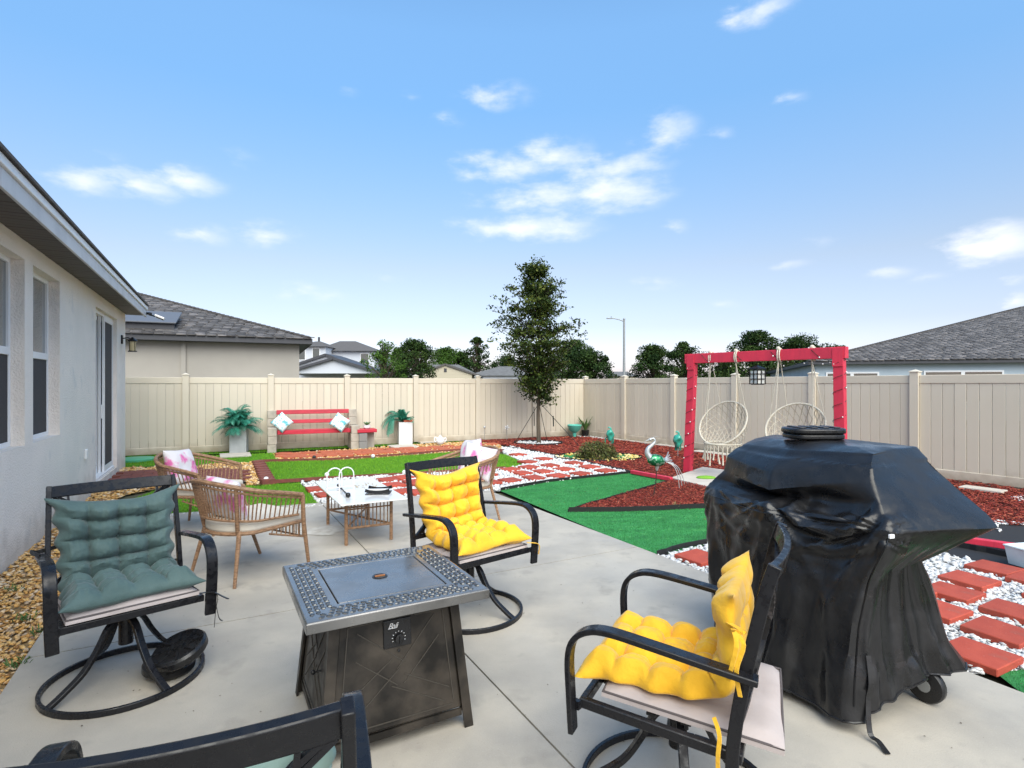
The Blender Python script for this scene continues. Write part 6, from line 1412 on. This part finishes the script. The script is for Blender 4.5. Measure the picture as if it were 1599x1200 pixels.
cp_ = G(897, 682); e = empty('shell_pot', (cp_.x, cp_.y - .1, 0), 0, 'teal scalloped bowl in the fence corner', 'bowl'); MB().lathe([(.05, 0), (.06, .12), (.16, .20), (.22, .34), (.20, .36), (.12, .2)], 14).build('bowl', mat('pale_teal', (.10, .45, .36), .3), e, smooth=True)
ag = empty('spiky_plant', (cp_.x + .35, cp_.y + .15, 0), 0, 'spiky green yellow plant in a black pot at the fence corner', 'potted plant'); MB().lathe([(.09, 0), (.12, .18), (.10, .18)], 14).build('pot', M['black_plastic'], ag, smooth=True)
for k in range(16):
    a = k * 2.4; t = .5 + .5 * rng.random(); d = Vector((math.cos(a) * .26, math.sin(a) * .26, .40 * t + .08)); s_ = Vector((-d.y, d.x, 0)).normalized() * .022; b = Vector((0, 0, .16)); mid = b + d * .55 + Vector((0, 0, .05))
    MB().add([b - s_, b + s_, mid + s_, mid - s_, b + d, mid - Vector((0, 0, .02))], [(0, 1, 5), (1, 2, 5), (0, 5, 3), (3, 5, 4), (5, 2, 4), (0, 3, 2), (0, 2, 1), (3, 4, 2)]).build('leaf', M['agave'], ag)
pf = G(1000, 689); e = empty('flower_stake', (pf.x, pf.y, 0), 0, 'thin pink metal flower stake by the right fence', 'flower stake'); MB().tube(smooth_path([(0, 0, 0), (.01, 0, .2), (-.01, 0, .36), (.0, 0, .5)], 4), .006, 5).build('stem', M['wire'], e)
for k, (x, z) in enumerate(((-.05, .47), (.05, .49), (.0, .53), (.04, .38), (-.06, .40), (.05, .30))):
    MB().ball((x, 0, z), 1, 8, 5, (.035, .02, .022)).build('petal', M['pink_petal'] if k % 2 == 0 else M['silver'], e, smooth=True); MB().tube([(0, 0, z - .03), (x, 0, z)], .004, 4).build('twig', M['wire'], e)
q = G(1006, 690); e = empty('stake_light', (q.x, q.y, 0), 0, 'short black solar light at the foot of the pink flower stake', 'stake light'); MB().tube([(0, 0, 0), (0, 0, .14)], .008, 6).build('stake', M['wire'], e); MB().lathe([(.05, .13), (.05, .16), (.01, .18)], 12).build('lamp', M['black_plastic'], e, smooth=True)
sb = G(934, 717); sb.y += .1; sh = empty('low_shrub', (sb.x, sb.y, 0), 0, 'low wide olive and reddish shrub in the oval green bed', 'shrub'); tk = MB(); n = 5200
a = rng.uniform(0, 6.283, n); el_ = np.arccos(rng.uniform(0, 1, n)); rr2 = rng.uniform(.35, 1, n) ** .5; bump_ = 1 + .16 * np.sin(a * 5 + 1) * np.sin(el_ * 3)
P = np.stack([np.cos(a) * np.sin(el_) * .46 * rr2 * bump_, np.sin(a) * np.sin(el_) * .36 * rr2 * bump_, np.cos(el_) * .34 * rr2 * bump_ + .01], 1); leaves('foliage', P, .042, M['shrub'], sh)
for k in range(40): a_ = rng.uniform(0, 6.28); b_ = rng.uniform(.2, 1); tk.tube([(0, 0, 0), (math.cos(a_) * .42 * b_, math.sin(a_) * .32 * b_, .36 - .2 * b_)], .005, 4)
tk.build('stem', M['bark'], sh)
# weeds in the mulch and tufts in the gravel strip
def tuft(px, py, n, h, label, seed, m='light_green'):
    r = np.random.default_rng(seed); q = G(px, py); mb = MB()
    for k in range(n):
        a = r.uniform(0, 6.28); b = Vector((r.normal(0, .03), r.normal(0, .03), 0)); d = Vector((math.cos(a) * h * .6, math.sin(a) * h * .6, h * r.uniform(.4, 1))); s_ = Vector((-d.y, d.x, 0)).normalized() * .003
        mb.add([b - s_, b + s_, b + d * .6 + s_, b + d + Vector((0, 0, -.01)), b + d * .6 - s_], [(0, 1, 2, 3, 4)])
    o = mb.build('weed_tuft', M[m]); o.location = (q.x, q.y, -.01); tag(o, label, 'weed')
M['straw'] = mat('straw', (.42, .33, .16), .8)
tuft(1055, 792, 16, .10, 'dry straw coloured weed at the lower edge of the mulch triangle', 1, 'straw'); tuft(38, 965, 26, .05, 'green weed growing in the gravel strip left of the green chair', 2, 'agave'); tuft(20, 920, 24, .05, 'green weed in the gravel close to the house wall', 3, 'agave'); tuft(30, 1035, 30, .05, 'green weed in the gravel at the left edge of the photo', 4, 'agave')
tuft(62, 985, 20, .05, 'green weed in the gravel beside the edge of the patio', 5, 'agave')
# clear tub at the right edge
q = G(1612, 884); tb = empty('clear_tub', (q.x, q.y, 0), .2, 'frosted clear plastic tub at the right edge of the photo behind the pavers', 'tub')
b = MB()
pr = [[Vector((x * k, y * k, z)) for (x, y) in ((-.15, -.11), (.15, -.11), (.15, .11), (-.15, .11))] for k, z in ((.85, .0), (1.0, .15), (1.06, .152), (1.06, .165), (.98, .165), (.82, .01))]
b.grid(pr, closev=True); b.f.append((20, 21, 22, 23)); b.f.append((3, 2, 1, 0)); b.build('tub_body', M['clear'], tb, bevel=.006)
# leaves and grit on the concrete
P = sample([(-2.4, 1.2), (2.2, 1.2), (3, 3), (0, 8), (-3.6, 6)], 14); n = len(P)
tag(scatter('leaf_litter', LEAFQ, np.array([(0, 1, 2, 3)]), np.column_stack([P, np.full(n, .004)]), rng.uniform(.004, .014, n)[:, None] * np.ones((1, 3)), rand_rot(n, .15), mat('dark_litter', (.06, .04, .025), .9)), kind='stuff', label='tiny dark leaf bits scattered on the patio', cat='leaf litter')
